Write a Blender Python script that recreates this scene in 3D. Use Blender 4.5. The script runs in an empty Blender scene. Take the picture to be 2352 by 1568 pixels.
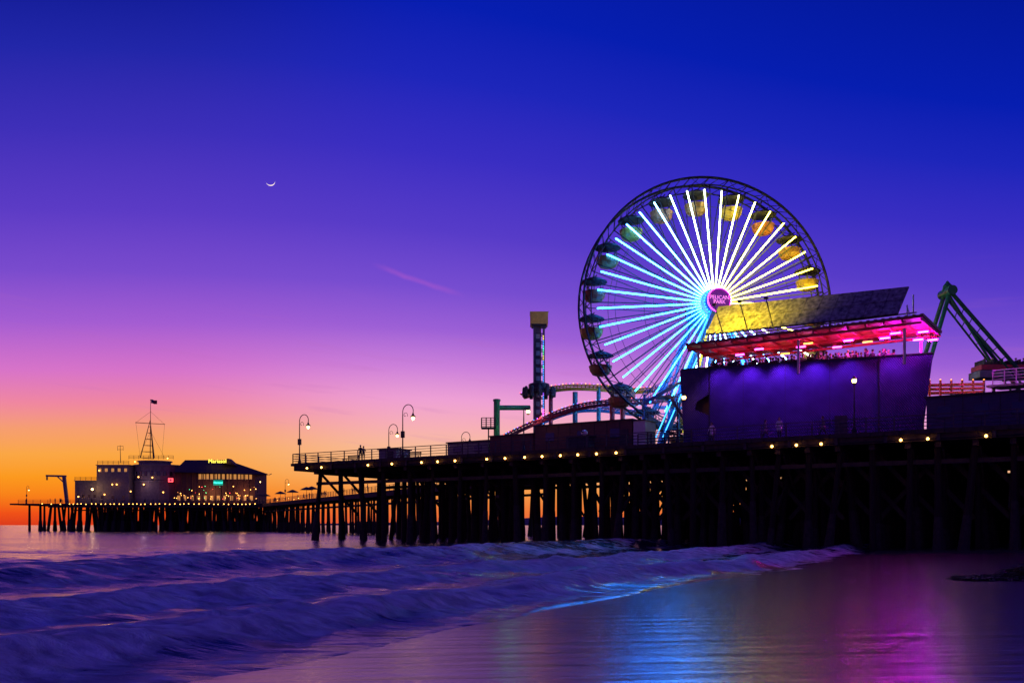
import bpy, math, random
import numpy as np
from mathutils import Vector, Matrix, noise
random.seed(7)
S=bpy.context.scene
S.view_settings.view_transform='Standard'
try: S.view_settings.look='None'
except: pass
S.view_settings.exposure=0
def lin(h,m=1.0):
    h=h.lstrip('#'); o=[]
    for i in (0,2,4):
        c=int(h[i:i+2],16)/255
        o.append((c/12.92 if c<=.04045 else ((c+.055)/1.055)**2.4)*m)
    return (*o,1)
# ------------------------------------------------------------ materials
MATS={}
def mat(name,col,rough=.7,metal=0,emis=None,es=0,noise_s=None,var=.35,bump=0,spec=.5,ns=None):
    m=bpy.data.materials.new(name); m.use_nodes=True
    nt=m.node_tree; b=nt.nodes['Principled BSDF']
    c=(*col[:3],1)
    b.inputs['Base Color'].default_value=c
    b.inputs['Roughness'].default_value=rough
    b.inputs['Metallic'].default_value=metal
    b.inputs['Specular IOR Level'].default_value=spec
    if emis:
        b.inputs['Emission Color'].default_value=(*emis[:3],1)
        b.inputs['Emission Strength'].default_value=es
    if noise_s:
        tc=nt.nodes.new('ShaderNodeTexCoord'); n=nt.nodes.new('ShaderNodeTexNoise')
        mp=nt.nodes.new('ShaderNodeMapping'); mp.inputs['Scale'].default_value=ns or (1,1,1)
        n.inputs['Scale'].default_value=noise_s; n.inputs['Detail'].default_value=6
        nt.links.new(tc.outputs['Object'],mp.inputs[0]); nt.links.new(mp.outputs[0],n.inputs['Vector'])
        r=nt.nodes.new('ShaderNodeValToRGB')
        r.color_ramp.elements[0].position=.3; r.color_ramp.elements[1].position=.7
        r.color_ramp.elements[0].color=(*[x*(1-var) for x in col[:3]],1)
        r.color_ramp.elements[1].color=(*[min(1,x*(1+var)) for x in col[:3]],1)
        nt.links.new(n.outputs['Fac'],r.inputs[0]); nt.links.new(r.outputs[0],b.inputs['Base Color'])
        if bump:
            bp=nt.nodes.new('ShaderNodeBump'); bp.inputs['Strength'].default_value=bump; bp.inputs['Distance'].default_value=.05
            nt.links.new(n.outputs['Fac'],bp.inputs['Height']); nt.links.new(bp.outputs[0],b.inputs['Normal'])
    MATS[name]=m; return m
WOOD=mat('weathered_timber',(.045,.032,.026),.85,noise_s=3,bump=.5,ns=(1,1,.2))
PILE=mat('pile_timber',(.022,.016,.016),.9,noise_s=2,bump=.6,ns=(3,3,.4),spec=.2)
CONC=mat('pile_concrete',(.035,.03,.03),.85,noise_s=3,bump=.4,spec=.2)
STEEL=mat('dark_steel',(.03,.03,.035),.45,.6,noise_s=4)
RAIL=mat('rail_paint',(.06,.055,.06),.5,.3,noise_s=6)
WHITE=mat('white_paint',(.6,.58,.56),.5,noise_s=2,var=.12)
CREAM=mat('cream_stucco',(.2,.165,.17),.8,noise_s=1.5,var=.25,bump=.2)
GREY=mat('grey_siding',(.2,.19,.2),.7,noise_s=1.5,var=.25)
BROWN=mat('brown_boards',(.12,.05,.04),.75,noise_s=2,bump=.3,ns=(1,1,8))
GREEN=mat('green_paint',(.02,.22,.07),.4,noise_s=3,var=.2)
DGREEN=mat('dark_green_paint',(.015,.1,.05),.4,noise_s=3,var=.2)
TEAL=mat('teal_paint',(.02,.2,.22),.4,noise_s=3,var=.2)
REDP=mat('red_paint',(.45,.04,.04),.4,noise_s=3,var=.2)
YEL=mat('yellow_paint',(.6,.3,.03),.4,noise_s=3,var=.2)
GOLD=mat('gold_paint',(.55,.27,.04),.4,noise_s=2,var=.25)
ORANGE=mat('orange_paint',(.6,.16,.02),.45,noise_s=3,var=.2)
BLUEP=mat('blue_paint',(.04,.2,.5),.4,noise_s=3,var=.2)
GLASS=mat('window_glass',(.02,.02,.03),.1,noise_s=1,var=.2)
WARMW=mat('lit_window',(.3,.2,.1),.5,emis=(1,.42,.1),es=.5,noise_s=2)
ROOF=mat('roof_shingle',(.08,.045,.04),.8,noise_s=5,bump=.4)
SHELL=mat('dark_canvas',(.05,.045,.05),.8,noise_s=3)
BULB=mat('warm_bulb',(.8,.6,.3),.4,emis=(1,.42,.08),es=12)
BULBF=mat('far_bulb',(.8,.6,.3),.4,emis=(1,.4,.07),es=9)
BULBW=mat('globe_light',(.8,.7,.5),.4,emis=(1,.55,.16),es=8)
LEDP=mat('led_pink',(.8,.2,.6),.4,emis=(1,.03,.45),es=22)
LEDM=mat('led_magenta',(.8,.2,.8),.4,emis=(.75,.006,1),es=140)
LEDR=mat('led_red',(.8,.1,.1),.4,emis=(1,.05,.06),es=4)
LEDV=mat('led_violet',(.4,.1,.8),.4,emis=(.35,.1,1),es=4)
LEDB=mat('led_blue',(.1,.3,.8),.4,emis=(.04,.3,1),es=3)
LEDG=mat('led_green',(.1,.8,.3),.4,emis=(.1,1,.35),es=2)
LEDC=mat('led_cyan',(.1,.8,.8),.4,emis=(.05,1,.65),es=3)
LEDY=mat('led_yellow',(.8,.8,.1),.4,emis=(1,.85,.08),es=2.2)
LEDO=mat('led_orange',(.8,.4,.1),.4,emis=(1,.35,.05),es=5)
# ------------------------------------------------------------ mesh builder
class MB:
    def __init__(s): s.v=[];s.f=[];s.m=[];s.mats=[]
    def mi(s,m):
        if m not in s.mats: s.mats.append(m)
        return s.mats.index(m)
    def add(s,vs,fs,m):
        o=len(s.v); s.v+= [tuple(x) for x in vs]; k=s.mi(m)
        for f in fs: s.f.append([i+o for i in f]); s.m.append(k)
    def para(s,o,a,b,c,m):
        o=Vector(o);a=Vector(a);b=Vector(b);c=Vector(c)
        vs=[o,o+a,o+a+b,o+b,o+c,o+a+c,o+a+b+c,o+b+c]
        fs=[(0,3,2,1),(4,5,6,7),(0,1,5,4),(1,2,6,5),(2,3,7,6),(3,0,4,7)]
        if a.cross(b).dot(c)<0: fs=[f[::-1] for f in fs]
        s.add(vs,fs,m)
    def box(s,c,d,m,ang=0):
        ca,sa=math.cos(ang),math.sin(ang)
        a=Vector((ca,sa,0))*d[0]; b=Vector((-sa,ca,0))*d[1]; e=Vector((0,0,d[2]))
        s.para(Vector(c)-a/2-b/2-e/2,a,b,e,m)
    def beam(s,p,q,w,h,m):
        p=Vector(p);q=Vector(q);d=q-p
        if d.length<1e-6:return
        up=Vector((0,0,1)) if abs(d.normalized().z)<.95 else Vector((0,1,0))
        x=d.cross(up).normalized(); y=x.cross(d).normalized()
        s.para(p-x*w/2-y*h/2,d,x*w,y*h,m)
    def tube(s,p,q,r0,r1,m,n=8,cap=True):
        p=Vector(p);q=Vector(q);d=(q-p)
        if d.length<1e-6:return
        d.normalize(); up=Vector((0,0,1)) if abs(d.z)<.95 else Vector((1,0,0))
        x=d.cross(up).normalized(); y=d.cross(x).normalized()
        vs=[];fs=[]
        for c,r in((p,r0),(q,r1)):
            for i in range(n):
                a=2*math.pi*i/n; vs.append(c+x*math.cos(a)*r+y*math.sin(a)*r)
        for i in range(n):
            j=(i+1)%n; fs.append((i,j,n+j,n+i))
        if cap: fs+= [tuple(range(n))[::-1],tuple(range(n,2*n))]
        s.add(vs,fs,m)
    def path(s,pts,r,m,n=6):
        for a,b in zip(pts,pts[1:]): s.tube(a,b,r,r,m,n)
    def lathe(s,c,prof,m,n=12,sx=1,sy=1):
        c=Vector(c);vs=[];fs=[]
        for r,z in prof:
            for i in range(n):
                a=2*math.pi*i/n; vs.append(c+Vector((r*math.cos(a)*sx,r*math.sin(a)*sy,z)))
        for k in range(len(prof)-1):
            for i in range(n):
                j=(i+1)%n; fs.append((k*n+i,k*n+j,(k+1)*n+j,(k+1)*n+i))
        fs.append(tuple(range(n))[::-1]); fs.append(tuple(range((len(prof)-1)*n,len(prof)*n)))
        s.add(vs,fs,m)
    def ball(s,c,r,m,n=8,k=6,sz=1):
        prof=[(max(.001,r*math.sin(math.pi*i/k)),-r*sz*math.cos(math.pi*i/k)) for i in range(k+1)]
        s.lathe(c,prof,m,n)
    def poly(s,pts,off,m):
        n=len(pts);p=[Vector(x) for x in pts];off=Vector(off)
        vs=p+[x+off for x in p]
        fs=[tuple(range(n)),tuple(range(n,2*n))[::-1]]+[(i,i+n,(i+1)%n+n,(i+1)%n) for i in range(n)]
        s.add(vs,fs,m)
    def build(s,name,parent=None,loc=(0,0,0),smooth=False):
        me=bpy.data.meshes.new(name)
        L=parent.location if parent else Vector(loc)
        me.from_pydata([(x-L[0],y-L[1],z-L[2]) for x,y,z in s.v],[],s.f)
        for m in s.mats: me.materials.append(m)
        me.polygons.foreach_set('material_index',s.m)
        if smooth: me.polygons.foreach_set('use_smooth',[True]*len(s.f))
        me.update()
        o=bpy.data.objects.new(name,me); S.collection.objects.link(o)
        if parent: o.parent=parent
        else: o.location=L
        return o
def empty(name,loc=(0,0,0)):
    o=bpy.data.objects.new(name,None); o.location=loc; o.empty_display_size=.5
    S.collection.objects.link(o); return o
def light(name,kind,loc,col,e,parent=None,size=.2,target=None,spot=None,sx=None):
    l=bpy.data.lights.new(name,kind); l.color=col; l.energy=e
    if kind=='AREA':
        l.size=size
        if sx: l.shape='RECTANGLE'; l.size_y=sx
    else: l.shadow_soft_size=size
    if spot: l.spot_size=spot; l.spot_blend=.8
    o=bpy.data.objects.new(name,l); S.collection.objects.link(o)
    L=parent.location if parent else Vector((0,0,0))
    o.location=Vector(loc)-L
    if parent: o.parent=parent
    if target is not None:
        o.rotation_euler=(Vector(target)-Vector(loc)).to_track_quat('-Z','Y').to_euler()
    return o
def text(name,body,size,loc,xdir,ydir,m,parent,ext=.03):
    c=bpy.data.curves.new(name,'FONT'); c.body=body; c.size=size; c.extrude=ext
    c.align_x='CENTER'; c.align_y='CENTER'; c.materials.append(m); c.space_line=.85
    o=bpy.data.objects.new(name,c); S.collection.objects.link(o)
    x=Vector(xdir).normalized(); y=Vector(ydir).normalized(); z=x.cross(y)
    M=Matrix((x,y,z)).transposed().to_4x4()
    M.translation=Vector(loc)-parent.location
    o.parent=parent; o.matrix_local=M
    return o
# ------------------------------------------------------------ survey helpers (metres)
EYE=2.0
def g(bx,D): return (bx-1176)/1960*D
def zz(by,D): return EYE+(1205-by)/1960*D
def W(bx,by,D): return Vector((g(bx,D),D,zz(by,D)))
T=Vector((.846,-.533,0)); N=Vector((.533,.846,0)); L0=Vector((-24.8,99,0)); DECK=9.1
def P(u,v,z): return L0+T*u+N*v+Vector((0,0,z))
def ub(bx,v):
    b=(bx-1176)/1960
    return (24.8-.533*v+b*(99+.846*v))/(.846+.533*b)
def Q(bx,v,z): return P(ub(bx,v),v,z)
PA=math.atan2(T.y,T.x)
# ------------------------------------------------------------ camera
cd=bpy.data.cameras.new('camera'); cam=bpy.data.objects.new('camera',cd); S.collection.objects.link(cam)
cam.location=(0,0,EYE); cam.rotation_euler=(math.radians(90),0,0)
cd.sensor_width=36; cd.lens=30; cd.shift_y=.179; cd.clip_end=30000; cd.clip_start=.1
S.camera=cam
# ------------------------------------------------------------ sky
w=bpy.data.worlds.new('sky'); S.world=w; w.use_nodes=True
nt=w.node_tree; nt.nodes.clear()
def nd(t,**k):
    n=nt.nodes.new(t)
    for a,b in k.items(): setattr(n,a,b)
    return n
def M_(op,a,b=None,c=None,clamp=False):
    n=nd('ShaderNodeMath',operation=op); n.use_clamp=clamp
    for i,x in enumerate((a,b,c)):
        if x is None: continue
        if isinstance(x,(int,float)): n.inputs[i].default_value=x
        else: nt.links.new(x,n.inputs[i])
    return n.outputs[0]
def MR(x,a,b,c=0,d=1):
    n=nd('ShaderNodeMapRange',interpolation_type='SMOOTHSTEP'); nt.links.new(x,n.inputs[0])
    for i,q in enumerate((a,b,c,d)): n.inputs[i+1].default_value=q
    return n.outputs[0]
tc=nd('ShaderNodeTexCoord'); sp=nd('ShaderNodeSeparateXYZ'); nt.links.new(tc.outputs['Generated'],sp.inputs[0])
x,y,z=sp.outputs
h=M_('MAXIMUM',M_('SQRT',M_('ADD',M_('MULTIPLY',x,x),M_('MULTIPLY',y,y))),.001)
tanE=M_('DIVIDE',z,h)
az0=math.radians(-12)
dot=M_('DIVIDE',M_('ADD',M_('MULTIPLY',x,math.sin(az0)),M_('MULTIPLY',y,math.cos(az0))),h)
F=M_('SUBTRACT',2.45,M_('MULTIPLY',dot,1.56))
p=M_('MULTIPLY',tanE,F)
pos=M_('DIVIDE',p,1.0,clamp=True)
def ramp(stops):
    r=nd('ShaderNodeValToRGB'); e=r.color_ramp.elements
    while len(e)>1: e.remove(e[0])
    e[0].position=stops[0][0]; e[0].color=lin(stops[0][1])
    for q,c in stops[1:]:
        k=e.new(q); k.color=lin(c)
    nt.links.new(pos,r.inputs[0]); return r.outputs[0]
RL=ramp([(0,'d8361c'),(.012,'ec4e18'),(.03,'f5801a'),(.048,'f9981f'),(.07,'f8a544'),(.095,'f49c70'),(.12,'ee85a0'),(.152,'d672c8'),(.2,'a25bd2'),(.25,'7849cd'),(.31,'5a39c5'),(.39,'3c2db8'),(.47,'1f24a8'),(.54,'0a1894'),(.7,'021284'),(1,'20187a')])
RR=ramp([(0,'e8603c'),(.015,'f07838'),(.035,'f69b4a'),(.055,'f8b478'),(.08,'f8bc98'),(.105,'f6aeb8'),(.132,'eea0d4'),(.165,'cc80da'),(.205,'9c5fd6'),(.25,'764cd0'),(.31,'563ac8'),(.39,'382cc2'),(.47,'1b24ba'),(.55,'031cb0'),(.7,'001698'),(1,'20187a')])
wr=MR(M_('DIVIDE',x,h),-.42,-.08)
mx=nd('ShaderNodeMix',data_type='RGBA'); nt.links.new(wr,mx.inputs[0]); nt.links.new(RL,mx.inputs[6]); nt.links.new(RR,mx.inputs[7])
ys=M_('MAXIMUM',y,.01)
gx=M_('ADD',M_('DIVIDE',x,ys),.11); gz=M_('SUBTRACT',M_('DIVIDE',z,ys),.2865)
al=M_('ABSOLUTE',M_('SUBTRACT',M_('MULTIPLY',gx,.944),M_('MULTIPLY',gz,.329)))
nz=nd('ShaderNodeTexNoise'); nz.inputs['Scale'].default_value=26; nz.inputs['Detail'].default_value=4
nt.links.new(tc.outputs['Generated'],nz.inputs['Vector'])
pe=M_('ABSOLUTE',M_('ADD',M_('ADD',M_('MULTIPLY',gx,.329),M_('MULTIPLY',gz,.944)),M_('MULTIPLY',M_('SUBTRACT',nz.outputs[0],.5),.008)))
cm=M_('MULTIPLY',M_('MULTIPLY',MR(al,.062,.03),MR(pe,.005,0)),M_('MULTIPLY',nz.outputs[0],1.0))
cmb=nd('ShaderNodeCombineXYZ'); nt.links.new(M_('MULTIPLY',M_('DIVIDE',x,h),7),cmb.inputs[0]); nt.links.new(M_('ADD',M_('MULTIPLY',tanE,75),M_('MULTIPLY',x,8)),cmb.inputs[1])
n2=nd('ShaderNodeTexNoise'); n2.inputs['Scale'].default_value=1.0; n2.inputs['Detail'].default_value=5; nt.links.new(cmb.outputs[0],n2.inputs['Vector'])
cl=M_('MULTIPLY',M_('MULTIPLY',MR(n2.outputs[0],.56,.74),MR(tanE,.06,.1)),MR(tanE,.3,.13))
m2=nd('ShaderNodeMix',data_type='RGBA'); nt.links.new(M_('MULTIPLY',cl,.22),m2.inputs[0]); nt.links.new(mx.outputs[2],m2.inputs[6]); m2.inputs[7].default_value=lin('b868b8')
m3=nd('ShaderNodeMix',data_type='RGBA'); nt.links.new(M_('MULTIPLY',cm,.42),m3.inputs[0]); nt.links.new(m2.outputs[2],m3.inputs[6]); m3.inputs[7].default_value=lin('c860c8')
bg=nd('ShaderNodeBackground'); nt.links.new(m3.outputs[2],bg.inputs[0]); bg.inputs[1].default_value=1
skt=nd('ShaderNodeTexSky',sky_type='NISHITA'); skt.sun_disc=False; skt.sun_elevation=math.radians(0.5); skt.sun_rotation=math.radians(-28)
bg2=nd('ShaderNodeBackground'); nt.links.new(skt.outputs[0],bg2.inputs[0]); bg2.inputs[1].default_value=.002
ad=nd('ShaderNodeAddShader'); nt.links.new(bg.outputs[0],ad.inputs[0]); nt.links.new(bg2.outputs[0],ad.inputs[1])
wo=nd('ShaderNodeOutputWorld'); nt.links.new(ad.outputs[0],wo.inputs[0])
sl=bpy.data.lights.new('sun','SUN'); sl.energy=.008; sl.angle=math.radians(6); sl.color=(1,.45,.2)
so=bpy.data.objects.new('sun',sl); S.collection.objects.link(so)
a=math.radians(-28); e_=math.radians(2)
so.rotation_euler=(-Vector((math.sin(a)*math.cos(e_),math.cos(a)*math.cos(e_),math.sin(e_)))).to_track_quat('-Z','Y').to_euler()
# ------------------------------------------------------------ moon
mb=MB(); C=W(621,416,9000); R=48
view=(Vector((0,0,EYE))-C).normalized(); ex=Vector((0,0,1)).cross(view).normalized(); ez=view.cross(ex)
MOON=mat('moonlight',(.8,.8,.7),.9,emis=(1,.88,.78),es=1.0)
pts=[];K=24;ro=math.radians(14)
def mp_(a,b):
    return C+ex*(math.cos(ro)*a-math.sin(ro)*b)*R+ez*(math.sin(ro)*a+math.cos(ro)*b)*R
for i in range(K+1):
    t=math.pi+math.pi*i/K; pts.append(mp_(math.cos(t),math.sin(t)))
for i in range(1,K):
    t=2*math.pi-math.pi*i/K; pts.append(mp_(math.cos(t),math.sin(t)*.8))
vs=pts; fs=[]
outer=list(range(K+1)); inner=[0]+[2*K-i for i in range(1,K)]+[K]
for i in range(K):
    f=[outer[i],outer[i+1],inner[i+1],inner[i]]
    f=list(dict.fromkeys(f))
    if len(f)>2: fs.append(f)
mb.add(vs,fs,MOON); mb.build('moon',loc=C)
# ------------------------------------------------------------ sea and beach
SN=Vector((-.861,.508,0)); SA=Vector((.508,.861,0)); O0=np.array((-5.,10.))
def sands(s): return np.where(s>0,-.06*s,np.minimum(-.022*s,2.2))
def fbm(X,Y,sc,seed,oct=4,bil=False):
    out=np.zeros_like(X);amp=1;tot=0
    for o in range(oct):
        rs=np.random.RandomState(seed+o); tab=rs.rand(256,256)
        x=X*sc+seed*3.1+o*17.3; y=Y*sc+seed*1.7+o*9.1
        xi=np.floor(x).astype(int); yi=np.floor(y).astype(int); fx=x-xi; fy=y-yi
        fx=fx*fx*(3-2*fx); fy=fy*fy*(3-2*fy)
        a=tab[xi%256,yi%256];b=tab[(xi+1)%256,yi%256];c=tab[xi%256,(yi+1)%256];d=tab[(xi+1)%256,(yi+1)%256]
        q=(a*(1-fx)+b*fx)*(1-fy)+(c*(1-fx)+d*fx)*fy
        if bil: q=1-(1-np.abs(2*q-1))**1.5
        out+=amp*q; tot+=amp; amp*=.5; sc*=2
    return out/tot
def gridmesh(name,xs,ys,Zf,mats):
    X,Y=np.meshgrid(xs,ys); Z,A=Zf(X,Y)
    v=np.stack([X.ravel(),Y.ravel(),Z.ravel()],1)
    nx=len(xs);ny=len(ys)
    i=np.arange((ny-1)*(nx-1)); r=i//(nx-1); c=i%(nx-1); a=r*nx+c
    f=np.stack([a,a+1,a+nx+1,a+nx],1)
    me=bpy.data.meshes.new(name); me.from_pydata(v.tolist(),[],f.tolist())
    for m in mats: me.materials.append(m)
    for k,val in A.items():
        at=me.attributes.new(k,'FLOAT','POINT'); at.data.foreach_set('value',val.ravel().astype(np.float32))
    me.polygons.foreach_set('use_smooth',[True]*len(f)); me.update()
    o=bpy.data.objects.new(name,me); S.collection.objects.link(o); return o
def axis(lo,hi,a,b,step,gr=1.18):
    c=list(np.arange(a,b+1e-6,step)); d=step;x=c[-1]
    while x<hi: d*=gr; x+=d; c.append(min(x,hi))
    d=step;x=c[0];l=[]
    while x>lo: d*=gr; x-=d; l.append(max(x,lo))
    return np.array(l[::-1]+c)
def sw(X,Y):
    dx=X-O0[0];dy=Y-O0[1]
    return dx*SN.x+dy*SN.y, dx*SA.x+dy*SA.y
def seaZ(X,Y):
    s,wv=sw(X,Y)
    wob=(fbm(wv,wv*0+3,.07,5,3)-.5)*5+(fbm(wv,wv*0,.25,8,2)-.5)*1.2
    ss=s+wob
    Z=np.zeros_like(X)+.02; foam=np.zeros_like(X)
    lump=fbm(wv*.45,s,.8,11,4); bil=fbm(wv*.6,s,1.0,61,4,True); fine=fbm(wv*.6,s,2.6,21,3)
    for c,hh,fw,bw,fo,sd in ((2.8,.38,.8,2.4,1.1,1),(9.5,.46,1.3,2.8,1.1,2),(19.5,.66,2.2,5,.75,3),(33,.36,3.5,6,.25,4),(52,.26,6,9,.1,5),(78,.22,8,12,.05,6),(110,.2,9,14,.0,7)):
        am=fbm(wv,wv*0+sd*7,.06,31+sd,2)
        d=ss-c-(am-.5)*3; hm=hh*(.55+.9*am)
        prof=np.where(d<0,np.exp(-(d/fw)**2),np.exp(-(d/bw)**2))
        Z+=hm*prof
        fm=np.where(d<0,np.exp(-(d/(fw*1.9))**2),np.exp(-(d/(bw*.5))**2))*fo
        foam=np.maximum(foam,fm)
    foam=np.maximum(foam,np.exp(-np.maximum(ss-3,0)/8)*.45)
    under=np.clip((Y-52)/30,0,1)
    foam=foam*(1-.6*under)
    foam=np.clip(foam+(lump-.5)*1.6*np.clip(foam*2.5,0,1),0,1.1)
    Z+=foam*((bil-.4)*.30+(fine-.5)*.10)
    ch=np.exp(-np.maximum(np.hypot(X,Y)-60,0)/160)
    Z+=((fbm(X*.4,Y,.45,41,4)-.5)*.14)*ch*np.clip(s/6,0,1)
    shore=np.clip((ss+.3)/2.2,0,1)
    Z=Z*shore+.01-(1-shore)*.5*np.clip(-ss,0,4)
    Z=np.where(np.hypot(X,Y)>700,0.,Z)
    return Z,{'foam':foam*np.clip((ss+.4)/1.2,0,1)}
wm=bpy.data.materials.new('sea_water'); wm.use_nodes=True; nt=wm.node_tree; b=nt.nodes['Principled BSDF']
b.inputs['IOR'].default_value=1.5
def LK(a,b_): nt.links.new(a,b_)
at=nt.nodes.new('ShaderNodeAttribute'); at.attribute_name='foam'
tcn=nt.nodes.new('ShaderNodeNewGeometry'); mp=nt.nodes.new('ShaderNodeMapping'); LK(tcn.outputs['Position'],mp.inputs[0])
mp.inputs['Rotation'].default_value=(0,0,-math.atan2(SA.y,SA.x)); mp.inputs['Scale'].default_value=(.4,1,1)
n1=nt.nodes.new('ShaderNodeTexNoise'); n1.inputs['Scale'].default_value=1.5; n1.inputs['Detail'].default_value=9; n1.inputs['Roughness'].default_value=.62; n1.inputs['Distortion'].default_value=.7; LK(mp.outputs[0],n1.inputs['Vector'])
ma=nt.nodes.new('ShaderNodeMath'); ma.operation='MULTIPLY_ADD'; LK(n1.outputs[0],ma.inputs[0]); ma.inputs[1].default_value=2.2; ma.inputs[2].default_value=-1.1
mad=nt.nodes.new('ShaderNodeMath'); mad.operation='ADD'; LK(at.outputs['Fac'],mad.inputs[0]); LK(ma.outputs[0],mad.inputs[1])
mr=nt.nodes.new('ShaderNodeMapRange'); mr.interpolation_type='SMOOTHSTEP'; LK(mad.outputs[0],mr.inputs[0]); mr.inputs[1].default_value=.25; mr.inputs[2].default_value=.95
nf=nt.nodes.new('ShaderNodeTexNoise'); nf.inputs['Scale'].default_value=3.2; nf.inputs['Detail'].default_value=5; LK(mp.outputs[0],nf.inputs['Vector'])
fr=nt.nodes.new('ShaderNodeValToRGB'); fr.color_ramp.elements[0].position=.35; fr.color_ramp.elements[0].color=(.45,.4,.46,1); fr.color_ramp.elements[1].position=.62; fr.color_ramp.elements[1].color=(.95,.9,.9,1); LK(nf.outputs[0],fr.inputs[0])
mc=nt.nodes.new('ShaderNodeMix'); mc.data_type='RGBA'; LK(mr.outputs[0],mc.inputs[0]); mc.inputs[6].default_value=(.01,.008,.03,1); LK(fr.outputs[0],mc.inputs[7])
LK(mc.outputs[2],b.inputs['Base Color'])
mr2=nt.nodes.new('ShaderNodeMapRange'); LK(mr.outputs[0],mr2.inputs[0]); mr2.inputs[3].default_value=.17; mr2.inputs[4].default_value=.75
LK(mr2.outputs[0],b.inputs['Roughness'])
mp3=nt.nodes.new('ShaderNodeMapping'); LK(tcn.outputs['Position'],mp3.inputs[0]); mp3.inputs['Scale'].default_value=(.3,1,1)
n3=nt.nodes.new('ShaderNodeTexNoise'); n3.inputs['Scale'].default_value=.9; n3.inputs['Detail'].default_value=7; LK(mp3.outputs[0],n3.inputs['Vector'])
bp=nt.nodes.new('ShaderNodeBump'); bp.inputs['Strength'].default_value=.7; bp.inputs['Distance'].default_value=.3; LK(n3.outputs[0],bp.inputs['Height'])
bpf=nt.nodes.new('ShaderNodeBump'); bpf.inputs['Distance'].default_value=.35; LK(mr.outputs[0],bpf.inputs['Strength']); LK(n1.outputs[0],bpf.inputs['Height']); LK(bp.outputs[0],bpf.inputs['Normal']); LK(bpf.outputs[0],b.inputs['Normal'])
xs=axis(-7000,7000,-45,45,.22,1.06); ys=axis(-3000,9000,7,60,.2,1.05)
gridmesh('sea',xs,ys,seaZ,[wm])
# sand
sm=bpy.data.materials.new('wet_sand'); sm.use_nodes=True; nt=sm.node_tree; b=nt.nodes['Principled BSDF']
b.inputs['IOR'].default_value=2.4
at=nt.nodes.new('ShaderNodeAttribute'); at.attribute_name='wet'
gn=nt.nodes.new('ShaderNodeNewGeometry')
mp=nt.nodes.new('ShaderNodeMapping'); LK(gn.outputs['Position'],mp.inputs[0]); mp.inputs['Scale'].default_value=(.12,1,1); mp.inputs['Rotation'].default_value=(0,0,math.radians(-8))
n1=nt.nodes.new('ShaderNodeTexNoise'); n1.inputs['Scale'].default_value=2.2; n1.inputs['Detail'].default_value=8; LK(mp.outputs[0],n1.inputs['Vector'])
ad=nt.nodes.new('ShaderNodeMath'); ad.operation='MULTIPLY_ADD'; LK(n1.outputs[0],ad.inputs[0]); ad.inputs[1].default_value=.6; ad.inputs[2].default_value=-.3
a2=nt.nodes.new('ShaderNodeMath'); a2.operation='ADD'; a2.use_clamp=True; LK(ad.outputs[0],a2.inputs[0]); LK(at.outputs['Fac'],a2.inputs[1])
mc=nt.nodes.new('ShaderNodeMix'); mc.data_type='RGBA'; LK(a2.outputs[0],mc.inputs[0]); mc.inputs[6].default_value=(.14,.09,.07,1); mc.inputs[7].default_value=(.03,.022,.028,1)
LK(mc.outputs[2],b.inputs['Base Color'])
mr=nt.nodes.new('ShaderNodeMapRange'); LK(a2.outputs[0],mr.inputs[0]); mr.inputs[3].default_value=.6; mr.inputs[4].default_value=.2
LK(mr.outputs[0],b.inputs['Roughness'])
bp=nt.nodes.new('ShaderNodeBump'); bp.inputs['Strength'].default_value=.4; bp.inputs['Distance'].default_value=.07; LK(n1.outputs[0],bp.inputs['Height'])
n4=nt.nodes.new('ShaderNodeTexNoise'); n4.inputs['Scale'].default_value=60; n4.inputs['Detail'].default_value=3; LK(gn.outputs['Position'],n4.inputs['Vector'])
bp2=nt.nodes.new('ShaderNodeBump'); bp2.inputs['Strength'].default_value=.12; bp2.inputs['Distance'].default_value=.01; LK(n4.outputs[0],bp2.inputs['Height']); LK(bp.outputs[0],bp2.inputs['Normal'])
LK(bp2.outputs[0],b.inputs['Normal'])
def sandZ(X,Y):
    s,wv=sw(X,Y)
    Z=sands(s)+(fbm(X,Y,.15,51,3)-.5)*.04
    Z=np.maximum(Z,-2.5)
    wet=np.clip(1.35-(-s-9)/7,0,1.35)*np.clip(1.6-Y/60,.35,1)
    return Z,{'wet':wet}
xs=axis(-7000,7000,-20,60,.5,1.12); ys=axis(-3000,9000,4,80,.5,1.12)
gridmesh('beach_sand',xs,ys,sandZ,[sm])
# seaweed
mb=MB(); KELP=mat('kelp',(.03,.035,.012),.6,noise_s=4)
kc=Vector((17.4,28.5,.0))
for i in range(1100):
    a=random.random()*6.28; r=random.random()**.5
    x=kc.x+math.cos(a)*r*2.5; y=kc.y+math.sin(a)*r*.9
    s,_=sw(np.array([x]),np.array([y])); z=float(sands(s)[0])+.02
    hh=(.62*(1-r)+.06)*(.65+.35*math.sin(x*3))
    pt=[Vector((x,y,z+random.random()*hh*.7))]
    d=random.random()*6.28
    for k in range(3):
        pt.append(pt[-1]+Vector((math.cos(d)*.14,math.sin(d)*.14,(hh/3 if k<1 else -.02)*random.uniform(.4,1.4)))); d+=random.uniform(-.8,.8)
    for A,B in zip(pt,pt[1:]): mb.beam(A,B,.06*random.uniform(.5,1.3),.02,KELP)
mb.build('seaweed_pile',loc=kc)
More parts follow.
